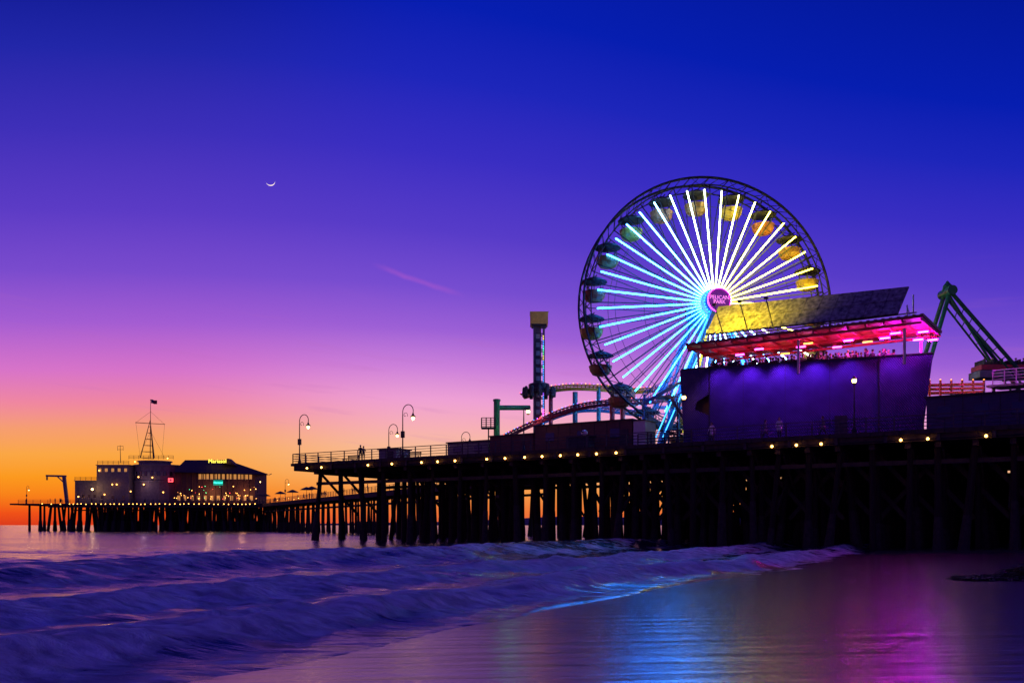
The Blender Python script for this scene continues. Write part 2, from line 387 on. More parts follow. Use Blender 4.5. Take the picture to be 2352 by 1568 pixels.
# hills
mb=MB(); HILL=mat('hill_haze_purple',(.06,.045,.07),.95,noise_s=.002)  # purple base colour stands in for haze over the distant hills
vs=[];fs=[];K=60
for i in range(K+1):
    t=i/K; X=-1500+4200*t; hgt=10+125*(t**1.1)*(.75+.5*noise.noise(Vector((t*6,1,0))))*min(1,t*4) if t>0 else 3
    vs+= [(X,5200,-2),(X,5600,hgt),(X,6400,-2)]
for i in range(K):
    a=i*3; fs+=[(a,a+3,a+4,a+1),(a+1,a+4,a+5,a+2)]
mb.add(vs,fs,HILL); mb.build('distant_hills',smooth=True)
# ------------------------------------------------------------ near pier
pier=empty('pier',P(0,0,0))
UP=Vector((0,0,1))
UL=112;VD=38
mb=MB()
mb.para(P(-.7,-.5,DECK-.3),T*UL,N*(VD+.5),(0,0,.3),WOOD)
mb.para(P(-.4,-.3,DECK-.85),T*UL,N*.35,(0,0,.55),WOOD)
mb.para(P(-.4,-.3,DECK-.85),T*.35,N*VD,(0,0,.548),WOOD)
for k in range(1,13): mb.para(P(.5,k*3,DECK-.8),T*(UL-1),N*.3,(0,0,.497),WOOD)
for v in (.9,12.9,24.9): mb.para(P(2,v,DECK-2.5),T*(UL-3),N*.25,(0,0,.35),WOOD)
u=0
while u<UL-2:
    mb.para(P(u,-.56,DECK-.32),T*.9,N*.08,(0,0,.34),WOOD); u+=1.02
mb.build('deck',pier)
mb=MB()
u=2.6;bi=0
while u<UL-2:
    mb.para(P(u-.2,.1,DECK-1.3),T*.4,N*(VD-.6),(0,0,.5),WOOD)
    v=.9;st=3.6 if u<36 else 2.5
    while v<VD-.5:
        du=random.choice([0,0,0,1.0,-1.0,.5]) if bi%2==0 else random.uniform(-.15,.15)
        p=P(u+random.uniform(-.1,.1),v,DECK-1.3); q=P(u+du,v+random.uniform(-.2,.2),-1.6)
        r=random.uniform(.19,.26)
        mb.tube(p,q,r,r*1.25,PILE,8)
        if random.random()<.7:
            hz=random.uniform(1.6,4.0); t=(p.z-hz)/(p.z-q.z); c=p.lerp(q,t)
            mb.tube(c,q,r*1.25,r*random.uniform(1.9,2.6),CONC,8)
        v+=st*random.uniform(.85,1.15)
    for v in range(1,int(VD)-6,7):
        if random.random()<(.35 if u<36 else .95):
            mb.beam(P(u+.28,v,DECK-1.4),P(u+.28,v+6,3.2),.1,.3,WOOD)
            if u>36: mb.beam(P(u-.28,v+6,DECK-1.4),P(u-.28,v,3.2),.1,.3,WOOD)
    u+= random.uniform(2.7,3.7) if u<36 else random.uniform(2.0,2.7); bi+=1
u=38
while u<UL-6:
    for v in (4,14,24,34):
        mb.beam(P(u,v,DECK-1.5),P(u+4.5,v,2.5),.12,.35,WOOD)
        if random.random()<.5: mb.beam(P(u+4.5,v+.4,DECK-1.5),P(u,v+.4,2.5),.12,.35,WOOD)
    u+=2.4
mb.para(P(44,37.5,-.5),T*66,N*.3,(0,0,8.2),WOOD)
for i in range(60):
    uu=44+i*1.1
    if random.random()<.6: mb.para(P(uu,30+random.random()*6,-.5),T*.75,N*.2,(0,0,8.2),WOOD)
mb.build('piles',pier)
def railing(mb,p,q,hgt=1.1,step=2.0,m=RAIL,rails=4,r=.03,capw=.12):
    p=Vector(p);q=Vector(q);d=q-p;n=max(1,int(d.length/step))
    for i in range(n+1):
        c=p+d*i/n; mb.box(c+Vector((0,0,hgt/2)),(.09,.09,hgt),m,PA)
    for k in range(rails):
        zc=hgt*(k+1)/rails
        if k==rails-1: mb.beam(p+Vector((0,0,zc)),q+Vector((0,0,zc)),capw,.07,m)
        else: mb.tube(p+Vector((0,0,zc)),q+Vector((0,0,zc)),r,r,m,5)
mb=MB()
railing(mb,P(-.5,-.35,DECK),P(UL-2,-.35,DECK))
railing(mb,P(-.5,-.35,DECK),P(-.5,VD-1,DECK))
railing(mb,P(ub(1455,1.2),2.2,DECK),P(ub(1580,1.2),2.2,DECK),1.25,1.2,STEEL,5)
mb.build('railing',pier)
mb=MB()
for bx in (705,738,845,900,968,1005,1045,1118,1160,1205,1245,1287,1327,1370,1415,1773,1829,1886,2069,2131,2265,2410):
    p=Q(bx,-.62,DECK-.62 - (0.1 if bx>1500 else 0))
    mb.box(p+Vector((0,0,.16)),(.2,.3,.08),STEEL,PA)
    mb.ball(p,.11,BULB,8,5)
mb.build('deck_lights',pier)
mb=MB()
mb.tube(P(0,-.36,DECK-.72),P(UL-2,-.36,DECK-.72),.04,.04,STEEL,5)
for i in range(30):
    u=2+i*3.6; mb.box(P(u,-.4,DECK-.6),(.25,.12,.5),STEEL,PA)
mb.build('conduit',pier)
# ------------------------------------------------------------ street lamps
def crook_lamp(p,hgt=5.7,side=1,pw=60):
    e=empty('street_lamp',p); mb=MB(); p=Vector(p)
    mb.lathe(p,[(.2,0),(.2,.25),(.12,.5),(.09,.9),(.07,1.2)],STEEL,10)
    mb.tube(p+Vector((0,0,1.1)),p+Vector((0,0,hgt-1.0)),.07,.05,STEEL,8)
    d=T*side; pts=[p+Vector((0,0,hgt-1.0))]
    R=.72
    for i in range(13):
        a=math.pi-(math.pi*1.1)*i/12
        pts.append(p+Vector((0,0,hgt-R))+d*(R+R*math.cos(a))+Vector((0,0,R*math.sin(a))))
    mb.path(pts,.045,STEEL,6)
    sc=[]
    for i in range(12):
        a=-.5+i*.55; r=.34*(1-i/14); sc.append(p+d*(.35+r*math.cos(a))+Vector((0,0,hgt-1.1+r*math.sin(a))))
    mb.path(sc,.025,STEEL,5)
    mb.box(p+Vector((0,0,hgt*.45)),(.34,.28,.7),STEEL,PA)
    end=pts[-1]
    mb.lathe(end-Vector((0,0,.42)),[(.3,0),(.26,.08),(.12,.22),(.07,.42)],STEEL,10)
    mb.build('pole',e)
    mb=MB(); mb.ball(end-Vector((0,0,.52)),.18,BULBW,10,6,1.2); mb.build('globe',e)
    light('lamp_light','POINT',end-Vector((0,0,.8)),(1,.5,.2),pw,e,.12)
crook_lamp(Q(688,.4,DECK)); crook_lamp(Q(925,.4,DECK))
crook_lamp(Vector((g(893,109),109,DECK)),5.7); crook_lamp(Vector((g(1060,118),118,DECK)),5.7)
def post_lamp(p,hgt,arm=.0):
    e=empty('street_lamp',p); p=Vector(p); mb=MB()
    mb.lathe(p,[(.2,0),(.18,.3),(.1,.6),(.07,1.2)],STEEL,10)
    mb.tube(p+Vector((0,0,1.1)),p+Vector((0,0,hgt)),.07,.05,STEEL,8)
    q=p+Vector((0,0,hgt))
    if arm: mb.path([q,q+T*arm*.5+Vector((0,0,.2)),q+T*arm],.04,STEEL); q=q+T*arm-Vector((0,0,.5))
    mb.lathe(q+Vector((0,0,.0)),[(.1,-.05),(.16,.05),(.05,.12)],STEEL,10)
    mb.lathe(q+Vector((0,0,.38)),[(.24,0),(.15,.12),(.03,.25)],STEEL,10)
    mb.build('pole',e); mb=MB(); mb.ball(q+Vector((0,0,.26)),.19,BULBW,10,6,1.1); mb.build('globe',e)
    light('lamp_light','POINT',q+Vector((0,-.5,.25)),(1,.5,.18),25,e,.12)
p=Q(1962,.5,DECK); post_lamp(p,zz(873,p.y)-DECK-.3)
p=Q(1556,1.0,DECK); post_lamp(p,zz(905,p.y)-DECK-.1,.6)
p=Q(1203,.6,DECK); post_lamp(p,zz(940,p.y)-DECK,.5)
# ------------------------------------------------------------ ferris wheel
FC=Vector((g(1621,89.5),89.5,24.6)); al=math.radians(8)
fn=Vector((math.sin(al),-math.cos(al),0)); fe=Vector((math.cos(al),math.sin(al),0))
FR=13.35
fw=empty('ferris_wheel',FC)
def FP(r,a,ax): return FC+fe*r*math.cos(a)+UP*r*math.sin(a)+fn*ax
RIM=mat('wheel_steel',(.03,.03,.04),.45,.3,noise_s=2)
mb=MB(); K=80
for ax in (-1.15,1.15):
    for r,th in ((FR,.13),(FR-.75,.07)):
        for i in range(K): mb.tube(FP(r,2*math.pi*i/K,ax),FP(r,2*math.pi*(i+1)/K,ax),th,th,RIM,6,False)
    for i in range(K):
        a0=2*math.pi*i/K;a1=2*math.pi*(i+1)/K
        mb.tube(FP(FR,a0,ax),FP(FR-.75,a1,ax),.035,.035,RIM,4,False)
for i in range(40):
    a0=2*math.pi*i/40
    mb.tube(FP(FR,a0,-1.15),FP(FR,a0,1.15),.05,.05,RIM,5,False)
    mb.tube(FP(FR-.75,a0,-1.15),FP(FR-.75,a0,1.15),.05,.05,RIM,5,False)
    if i%2==0: mb.tube(FP(FR,a0,-1.15),FP(FR,a0+math.pi/20,1.15),.03,.03,RIM,4,False)
for r in (6.2,10.2):
    for ax in (-1.2,1.3):
        for i in range(40): mb.tube(FP(r,2*math.pi*i/40,ax*(1+.5*(1-r/FR))),FP(r,2*math.pi*(i+1)/40,ax*(1+.5*(1-r/FR))),.025,.025,RIM,4,False)
for i in range(40):
    a=2*math.pi*i/40
    mb.tube(FP(1.0,a,-1.9),FP(FR-.7,a,-1.15),.05,.05,RIM,5,False)
    mb.tube(FP(1.0,a+.03,1.9),FP(FR-.7,a,1.15),.06,.06,RIM,5,False)
mb.build('rim',fw)
def spokecol(a):
    a%=360
    st=[(0,(2.4,2.0,.1)),(35,(2.4,2.1,.13)),(60,(2.2,2.1,.25)),(95,(1.6,2.0,1.0)),(125,(.3,1.6,3.6)),(150,(.09,1.2,4.8)),(185,(.05,1.0,5.2)),(225,(.035,.9,5.0)),(250,(.07,1.1,4.4)),(262,(1.6,1.6,.15)),(275,(.1,1.2,4.4)),(300,(1.4,1.5,.3)),(320,(.2,1.2,3)),(345,(2.0,1.8,.2)),(360,(2.4,2.0,.1))]
    for (p,c),(q,d) in zip(st,st[1:]):
        if p<=a<=q:
            t=(a-p)/(q-p); return tuple(c[k]*(1-t)+d[k]*t for k in range(3))
mb=MB()
for i in range(40):
    a=2*math.pi*(i+.35)/40
    m=mat('led_tube_%02d'%i,(.5,.5,.5),.4,emis=spokecol(math.degrees(a)),es=7.5)
    mb.tube(FP(1.45,a,2.35),FP(12.0,a,1.35),.07,.07,m,6)
mb.build('led_spokes',fw)
mb=MB()
HUBB=mat('hub_blue_glow',(.2,.5,.8),.4,emis=(.1,.8,2.0),es=.4)
def disc(mb,c,r0,r1,ax0,ax1,m,n=32):
    mb.tube(c+fn*ax0,c+fn*ax1,r0,r1,m,n)
disc(mb,FC,.8,.8,-3.4,3.4,BLUEP,16)
disc(mb,FC,1.5,1.5,1.9,2.5,HUBB); disc(mb,FC,1.5,1.5,-2.3,-1.9,BLUEP)
disc(mb,FC,1.1,1.2,2.5,3.1,BLUEP,24)
SIGNP=mat('sign_purple',(.08,.01,.2),.5,emis=(.12,.01,.35),es=.4,noise_s=3)
disc(mb,FC,1.25,1.25,3.55,3.75,SIGNP,40)
for i in range(40):
    a=2*math.pi*i/40; mb.ball(FP(1.2,a,3.8),.05,LEDP,6,4)
for i in range(28):
    a=2*math.pi*i/28; mb.ball(FP(1.36,a,3.2),.05,LEDC,6,4)
for i in range(24):
    a=2*math.pi*i/24; mb.tube(FP(1.6,a,2.0),FP(1.6,a+.26,2.0),.06,.06,HUBB,5)
mb.build('hub',fw)
TXT=mat('sign_letters',(.8,.4,.8),.5,emis=(.9,.2,1),es=.8)
text('sign_text','PELICAN\nPARK',.52,FC+fn*3.8+UP*.02,fe,UP,TXT,fw)
mb=MB()
for ax in (-3.2,3.0):
    top=FC+fn*ax
    for sd in (-1,1):
        base=FC+fn*(ax*1.5)+fe*sd*6.6; base.z=DECK
        mb.beam(top,base,.55,.55,BLUEP)
        mb.tube(top.lerp(base,.2)+fn*.5,base+fe*(-sd)*2.4+fn*.3,.13,.13,BLUEP,8)
        for k in range(8):
            p=top.lerp(base,.22+.09*k); q=(top.lerp(base,.2)+fn*.5).lerp(base+fe*(-sd)*2.4+fn*.3,.1+.1*k); mb.tube(p,q,.06,.06,BLUEP,5)
        mb.box(base+Vector((0,0,.3)),(1.4,1.4,.6),CONC)
    mb.beam(FC+fn*ax*1.3+fe*-4.2+UP*-9.8,FC+fn*ax*1.3+fe*4.2+UP*-9.8,.3,.35,BLUEP)
mb.build('supports',fw)
mb=MB()
LB=mat('led_strip_blue',(.2,.6,.9),.4,emis=(.1,.9,2.6),es=1.6)
LY=mat('led_strip_yellow',(.9,.8,.1),.4,emis=(2.0,1.9,.1),es=1)
top=FC+fn*3.0
for sd,m in((-1,LB),(1,LB)):
    base=FC+fn*4.5+fe*sd*6.6; base.z=DECK
    for o in (-.34,.34): mb.tube(top.lerp(base,.12)+fn*.35+fe*o,base+fn*.35+fe*o+UP*1.5,.05,.05,m,6)
    mb.tube(top.lerp(base,.2)+fn*.75,base+fe*(-sd)*2.4+fn*.5+UP*2,.1,.1,LY if sd<0 else LB,6)
mb.build('support_leds',fw)
light('wheel_floodlight','SPOT',FC+fn*7+fe*-3+UP*-13,(.15,.6,1),6000,fw,.3,FC+UP*-4,math.radians(70))
light('wheel_floodlight_rear','SPOT',FC+fn*3+fe*1+UP*-14,(.2,.6,1),3000,fw,.3,FC+UP*-5+fe*-3,math.radians(80))
GT=[mat('gondola_red',(.36,.11,.04),.45,noise_s=3),mat('gondola_yellow',(.4,.24,.03),.45,noise_s=3),mat('gondola_orange',(.3,.14,.04),.45,noise_s=3)]
CAN=mat('gondola_canopy',(.07,.055,.05),.6,noise_s=3)
SKIN=mat('skin',(.45,.26,.18),.6,noise_s=8,var=.1); HAIR=mat('hair',(.03,.02,.015),.7,noise_s=20)
for i in range(20):
    a=2*math.pi*(i+.28)/20
    c=FP(FR-1.05,a,0); mb=MB(); t=GT[i%3]
    mb.tube(c-fn*1.15,c+fn*1.15,.06,.06,RIM,6)
    b0=c-UP*2.45
    mb.lathe(b0,[(.5,0),(.85,.12),(1.1,.5),(1.2,.95),(1.22,1.0),(1.12,1.0),(1.05,.55)],t,14)
    mb.lathe(c-UP*.45,[(1.38,0),(1.3,.12),(.8,.36),(.25,.55),(.06,.7)],CAN,14)
    for k in range(4):
        b=k*math.pi/2+.5; o=Vector((math.cos(b),math.sin(b),0)); mb.tube(b0+o*1.15+UP*.95,c-UP*.4+o*1.1,.035,.035,RIM,5)
    mb.tube(b0+UP*.3,c-UP*.1,.05,.05,RIM,6)
    mb.lathe(b0+UP*.9,[(.45,0),(.48,.05),(.1,.08)],RIM,10)
    if i%2==0 or i in(9,11):
        for o in (Vector((.75,-.2,0)),Vector((-.7,-.25,0))):
            q=b0+o; mb.lathe(q+UP*.4,[(.14,0),(.2,.35),(.22,.62),(.1,.72),(.06,.8)],CAN,8,1,.7); mb.ball(q+UP*1.3,.11,SKIN,8,6,1.2); mb.ball(q+UP*1.35+Vector((0,.03,0)),.115,HAIR,8,6,1.05)
    mb.build('gondola_%d'%(i+1),fw)
# ------------------------------------------------------------ drop tower
D=97; tw=empty('drop_tower',(g(1238,D),D,DECK)); mb=MB()
X=g(1238,D); top=zz(722,D); wd=26/1960*D
TWR=mat('tower_panel',(.06,.035,.06),.5,noise_s=2)
for sx in (-1,1):
    for sy in (-1,1): mb.box((X+sx*wd*.42,D+sy*wd*.42,(DECK+top)/2),(.2,.2,top-DECK),TWR)
mb.box((X-wd*.1,D,(DECK+top-1.3)/2),(wd*.55,wd*.6,top-1.3-DECK),TWR)
zb=DECK+1
while zb<top-2:
    for sy in(-1,1):
        mb.beam((X-wd*.42,D+sy*wd*.42,zb),(X+wd*.42,D+sy*wd*.42,zb),.08,.12,STEEL)
    zb+=.9
z1=zz(775,D)
for k in range(10):
    mb.box((X-wd*.1,D-wd*.5,z1-k*.95),(.42,.06,.5),GREY)
mb.box((X,D,top-.62),(40/1960*D,1.9,1.25),GOLD); mb.box((X,D,top+.04),(42/1960*D,2.05,.1),YEL)
mb.box((X,D,top-1.35),(34/1960*D,1.6,.2),STEEL)
for k in range(60):
    zc=DECK+3+k*.19; m=[LEDB,LEDB,LEDV,LEDP][(k//4)%4] if k<40 else [LEDG,LEDC,LEDB,LEDY][(k//3)%4]
    mb.box((X+wd*.36,D-wd*.56,zc),(.10,.06,.06),m)
mb.lathe((X,D,zz(905,D)),[(1.1,0),(1.5,.15),(1.5,.5),(1.2,.6),(1.2,1.1),(1.0,1.2)],STEEL,16)
for k in range(12):
    a=k*math.pi/6; c=Vector((X+1.7*math.cos(a),D+1.7*math.sin(a),zz(912,D)))
    mb.lathe(c,[(.2,0),(.24,.5),(.2,1.0),(.1,1.15)],SHELL,7)
mb.box((X,D,DECK+.6),(2.6,2.6,1.2),GREY)
mb.build('tower_body',tw)
light('tower_cap_light','SPOT',(X+1,D-4,top-4),(1,.6,.2),100,tw,.1,(X,D,top-.6),math.radians(50))
# ------------------------------------------------------------ roller coaster
rc=empty('roller_coaster',Q(1300,12,DECK))
def track(pts,m,led,r=.16,gauge=.55,led_step=.6):
    mb=MB(); P_=[Vector(p) for p in pts]
    out=[]
    for i in range(len(P_)-1):
        p0=P_[max(i-1,0)];p1=P_[i];p2=P_[i+1];p3=P_[min(i+2,len(P_)-1)]
        for k in range(8):
            t=k/8; out.append(.5*((2*p1)+(p2-p0)*t+(2*p0-5*p1+4*p2-p3)*t*t+(3*p1-p0-3*p2+p3)*t**3))
    out.append(P_[-1])
    L=[];R_=[]
    for i,c in enumerate(out):
        d=(out[min(i+1,len(out)-1)]-out[max(i-1,0)]); n=Vector((-d.y,d.x,0)).normalized()
        L.append(c+n*gauge);R_.append(c-n*gauge)
    mb.path(L,.08,m,6);mb.path(R_,.08,m,6); mb.path([c-UP*.4 for c in out],r,m,7)
    for i,c in enumerate(out):
        mb.beam(L[i],R_[i],.1,.08,m); mb.tube(L[i],c-UP*.4,.05,.05,m,4); mb.tube(R_[i],c-UP*.4,.05,.05,m,4)
    acc=0
    for a,b in zip(R_,R_[1:]):
        n=max(1,int((b-a).length/led_step))
        for k in range(n):
            mb.ball(a.lerp(b,k/n)+UP*.12-N*.1,.05,led[int(acc)%len(led)],5,4); acc+=1
    return mb
MRED=mat('track_red',(.2,.03,.06),.45,noise_s=3)
mb=track([W(1150,1003,92),W(1200,978,93),W(1262,952,94),W(1330,930,93),W(1400,920,92),W(1480,917,92),W(1560,905,93),W(1600,900,100)],MRED,[LEDV,LEDR,LEDB],.2)
mb.build('lower_track',rc)
mb=track([W(1205,905,104),W(1250,893,99),W(1310,885,98),W(1380,887,98),W(1440,893,99),W(1500,890,104),W(1560,880,110)],YEL,[LEDR,LEDV,LEDO],.2)
mb.build('upper_track',rc)
mb=track([W(1240,965,100),W(1310,940,101),W(1370,935,102),W(1440,942,104),W(1500,950,106)],BLUEP,[LEDR,LEDV],.2)
mb.build('rear_track',rc)
mb=MB()
def col(bx,by,D,m,r=.28):
    mb.tube((g(bx,D),D,DECK),W(bx,by,D),r,r,m,10); mb.box((g(bx,D),D,DECK+.2),(1,1,.4),CONC)
col(1321,900,98,TEAL,.3); col(1141,917,95,GREEN,.36); col(1406,925,92.5,REDP); col(1430,935,93,REDP); col(1265,893,99,REDP,.25); col(1480,917,92.5,BLUEP); col(1375,890,98,TEAL,.25)
mb.tube(W(1141,936,95),W(1216,936,97),.28,.28,GREEN,10)
mb.lathe(W(1141,917,95),[(.42,-.2),(.42,.0),(.2,.05)],GREEN,10)
mb.beam(W(1392,925,92.5),W(1450,925,92.5),.3,.3,REDP)
mb.box(W(1122,983,95),(1.6,1.4,.12),STEEL)
railing(mb,W(1106,983,94.4),W(1138,983,94.4),1.15,.5,STEEL,5)
mb.tube(W(1122,983,95),(g(1122,95),95,DECK),.08,.08,STEEL,6)
mb.build('track_columns',rc)
mb=MB()
for k in range(3):
    c=W(1415+k*16,915,92); mb.box(c+UP*.35,(1.0,1.1,.6),GT[0]); mb.box(c+UP*.85-Vector((.3,0,0)),(.2,1.0,.5),SHELL); mb.lathe(c+UP*.65,[(.16,0),(.2,.4),(.1,.5)],SHELL,7); mb.ball(c+UP*1.25,.12,SKIN,7,5)
mb.build('coaster_train',rc)
light('park_light','POINT',W(1240,960,93),(1,.25,.25),50,rc,.3)
light('park_light_violet','POINT',W(1380,955,94),(.6,.2,1),90,rc,.3)
light('park_light_blue','POINT',W(1470,965,95),(.1,.5,1),600,rc,.3)
light('green_light','POINT',W(1160,975,92),(.3,1,.4),60,rc,.3)
# ------------------------------------------------------------ staircase
st=empty('staircase',Q(1530,9,DECK)); mb=MB()
def flight(a,b,wd=1.4,m=GREY,n=14):
    a=Vector(a);b=Vector(b);d=b-a; hd=Vector((d.x,d.y,0)); sd=Vector((-hd.y,hd.x,0)).normalized()
    for i in range(n):
        c=a+d*(i+.5)/n; mb.para(c-hd/n/2-sd*wd/2,hd/n,sd*wd,(0,0,.06),m)
    for s_ in(-1,1):
        mb.beam(a+sd*s_*wd/2,b+sd*s_*wd/2,.06,.28,m)
        for k in range(1,4): mb.tube(a+sd*s_*wd/2+UP*.35*k,b+sd*s_*wd/2+UP*.35*k,.025,.025,m,5)
        for i in range(0,n+1,2): q=a+d*i/n+sd*s_*wd/2; mb.tube(q,q+UP*1.05,.025,.025,m,5)
flight(W(1588,950,84)+Vector((0,0,-2)),W(1535,912,84)); flight(W(1480,925,84),W(1560,880,84),1.4,BLUEP); flight(W(1488,960,86),W(1540,1000,86))
mb.box(W(1530,913,84.3),(1.6,1.8,.12),GREY)
for bx in (1480,1535,1560): mb.tube((g(bx,84.6),84.6,DECK),(g(bx,84.6),84.6,zz(905,84.6)),.09,.09,BLUEP,6)
mb.build('stairs',st)
# ------------------------------------------------------------ booths on deck
def booth(name,bx0,bx1,by,v,depth,m,roof=STEEL,windows=0,door=False):
    u0=ub(bx0,v);u1=ub(bx1,v); p=P(u0,v,DECK); hz=zz(by,P((u0+u1)/2,v,0).y)-DECK
    e=empty(name,p); mb=MB(); Lh=u1-u0
    mb.para(p,T*Lh,N*depth,UP*hz,m)
    mb.para(p-T*.15-N*.15+UP*hz,T*(Lh+.3),N*(depth+.3),UP*.12,roof)
    n=int(Lh/1.2)
    for i in range(1,n): mb.para(p+T*(i*Lh/n)-N*.03,T*.06,N*.028,UP*hz*.99,roof)
    for i in range(windows):
        c=p+T*(Lh*(i+.5)/windows-.5)-N*.04+UP*hz*.45; mb.para(c,T*1.0,N*.03,UP*hz*.3,GLASS); mb.para(c-N*.02-UP*.06,T*1.0,N*.05,UP*.05,roof)
    if door: mb.para(p+T*(Lh-1.3)-N*.05,T*.9,N*.04,UP*min(2,hz*.85),roof)
    mb.build('body',e); return e
booth('storage_shed',1125,1225,1000,4,3,BROWN)
booth('ticket_building',1228,1452,972,4,4,BROWN,windows=3,door=True)
booth('white_kiosk',1455,1482,966,4,2.5,WHITE)
booth('game_booth',1028,1122,1015,5,3,GREY,windows=2)
booth('utility_shed',870,910,1032,4,2.5,GREY,door=True)
booth('gift_shop',2128,2480,902,5,8,mat('navy_boards',(.03,.025,.09),.6,noise_s=1.5,bump=.2,ns=(1,1,6)),windows=4)
booth('snack_kiosk',1300,1352,1003,1.5,1.2,SHELL)
def bench(p):
    e=empty('bench',p); mb=MB()
    for k in range(4): mb.para(p+N*(.1*k)+UP*.45,T*1.8,N*.08,UP*.04,WOOD)
    for k in range(3): mb.para(p+N*.42+UP*(.58+.12*k),T*1.8,N*.03,UP*.09,WOOD)
    for s_ in (.1,1.65): mb.para(p+T*s_,T*.06,N*.06,UP*.45,STEEL); mb.para(p+T*s_+N*.38,T*.06,N*.06,UP*.9,STEEL)
    mb.build('seat',e)
bench(P(5,2.5,DECK)); bench(P(14,2.5,DECK))
for bx in (1342,):
    p=Q(bx,.8,DECK); e=empty('coin_telescope',p); mb=MB(); mb.lathe(p,[(.2,0),(.08,.1),(.06,1.0),(.05,1.3)],STEEL,10); mb.lathe(p+UP*1.3,[(.12,0),(.3,.12),(.3,.38),(.12,.5)],WHITE,10); mb.tube(p+UP*1.55,p+UP*1.6-N*.5,.1,.08,STEEL,8); mb.build('body',e)
# ------------------------------------------------------------ restaurant building
A=Vector((15.1,76.7,DECK)); B=Vector((34.2,69.3,DECK)); bd=(B-A).normalized(); bn=Vector((-bd.y,bd.x,0)); BL=(B-A).length
rb=empty('rooftop_restaurant',A)
NAVY=bpy.data.materials.new('navy_cladding'); NAVY.use_nodes=True; nt=NAVY.node_tree; b=nt.nodes['Principled BSDF']
tc_=nt.nodes.new('ShaderNodeTexCoord'); mp=nt.nodes.new('ShaderNodeMapping'); mp.inputs['Rotation'].default_value=(0,math.radians(40),math.radians(21)); LK(tc_.outputs['Object'],mp.inputs[0])
wv=nt.nodes.new('ShaderNodeTexWave'); wv.inputs['Scale'].default_value=2.2; wv.inputs['Distortion'].default_value=.6; LK(mp.outputs[0],wv.inputs['Vector'])
nn=nt.nodes.new('ShaderNodeTexNoise'); nn.inputs['Scale'].default_value=.8; nn.inputs['Detail'].default_value=8; LK(tc_.outputs['Object'],nn.inputs['Vector'])
r=nt.nodes.new('ShaderNodeValToRGB'); r.color_ramp.elements[0].position=.3; r.color_ramp.elements[0].color=(.025,.016,.1,1); r.color_ramp.elements[1].position=.7; r.color_ramp.elements[1].color=(.055,.032,.17,1)
LK(nn.outputs[0],r.inputs[0]); LK(r.outputs[0],b.inputs['Base Color']); b.inputs['Roughness'].default_value=.6; b.inputs['Specular IOR Level'].default_value=.25
bp=nt.nodes.new('ShaderNodeBump'); bp.inputs['Strength'].default_value=.6; bp.inputs['Distance'].default_value=.05; LK(wv.outputs['Fac'],bp.inputs['Height']); LK(bp.outputs[0],b.inputs['Normal'])
HZ=6.8; DPT=9
mb=MB()
def wall(r0,r1,z0,z1,sl=0,m=NAVY,off=0,th=.25):
    mb.poly([A+bd*r0-bn*off+UP*z0,A+bd*(r1-sl)-bn*off+UP*z0,A+bd*r1-bn*off+UP*z1,A+bd*r0-bn*off+UP*z1],bn*th,m)
mb.poly([A+bd*.35,A+bd*2.55,A+bd*2.6+UP*2.6,A+bd*1.3+UP*3.2,A+bd*1.5+UP*3.9,A+bd*2.6+UP*4.5,A+bd*2.6+UP*HZ,A+UP*HZ],bn*.25,NAVY)
wall(2.63,16.4,0,HZ,0,NAVY,.0)
wall(16.45,BL,0,HZ,.8,NAVY,.03)
mb.para(A+bd*2.55-bn*.06,bd*.1,bn*.05,UP*HZ,STEEL); mb.para(A+bd*16.38-bn*.08,bd*.1,bn*.05,UP*HZ,STEEL)
for s_ in (5.5,9,12.6): mb.para(A+bd*s_-bn*.012,bd*.03,bn*.01,UP*HZ,STEEL)
mb.para(A+bd*(BL-1.1)+bn*.25,bd*.25,bn*(DPT-.3),UP*HZ,NAVY)
mb.para(A+bd*2.7+bn*.3,bd*.2,bn*(DPT-.3),UP*(HZ-1.2),NAVY)
mb.para(A+bd*.1-bn*.1+UP*HZ,bd*(BL-.1),bn*.45,UP*.1,STEEL)
mb.para(A+bd*.3+bn*.27+UP*(HZ-1.2),bd*(BL-1.5),bn*DPT,UP*.15,WOOD)
mb.para(A+bd*.3+bn*DPT,bd*(BL-1.5),bn*.2,UP*(HZ-.3),NAVY)
mb.para(A+bd*1.1+bn*1.2,bd*1.7,bn*.15,UP*5,BROWN)
mb.para(A+bd*13-bn*.05,bd*1.0,bn*.04,UP*2.1,STEEL)
mb.build('walls',rb)
cFL=Vector((15.5,76,17.9)); cFR=Vector((31.6,66,18.05)); cBR=cFR+Vector((4.4,5.9,0)); cd1=cFR-cFL; cd2=cBR-cFR
RC=mat('canopy_red',(.5,.06,.05),.6,noise_s=2,var=.2); CT=mat('canopy_corrugated',(.18,.07,.07),.5,.2,noise_s=2)
mb=MB()
mb.para(cFL,cd1,cd2,UP*.08,RC)
mb.para(cFL-cd2*.01+UP*.082,cd1*1.01,cd2*1.02,UP*.12,CT)
n=34
for i in range(n+1): mb.para(cFL+cd1*i/n-cd2*.02+UP*.2,cd1*.012,cd2*1.03,UP*.05,CT)
for i in range(15): mb.para(cFL+cd1*i/14-UP*.22,cd1.normalized()*.12,cd2,UP*.219,RC)
for i in range(3): mb.para(cFL+cd2*(.05+.42*i)-UP*.42,cd1,cd2.normalized()*.15,UP*.2,RC)
mb.build('canopy',rb)
mb=MB()
for t in (.04,.5,.93):
    for q in (.12,.95):
        p=cFL+cd1*t+cd2*q; mb.tube((p.x,p.y,DECK+HZ-1.2),(p.x,p.y,17.5),.12,.12,WHITE,8)
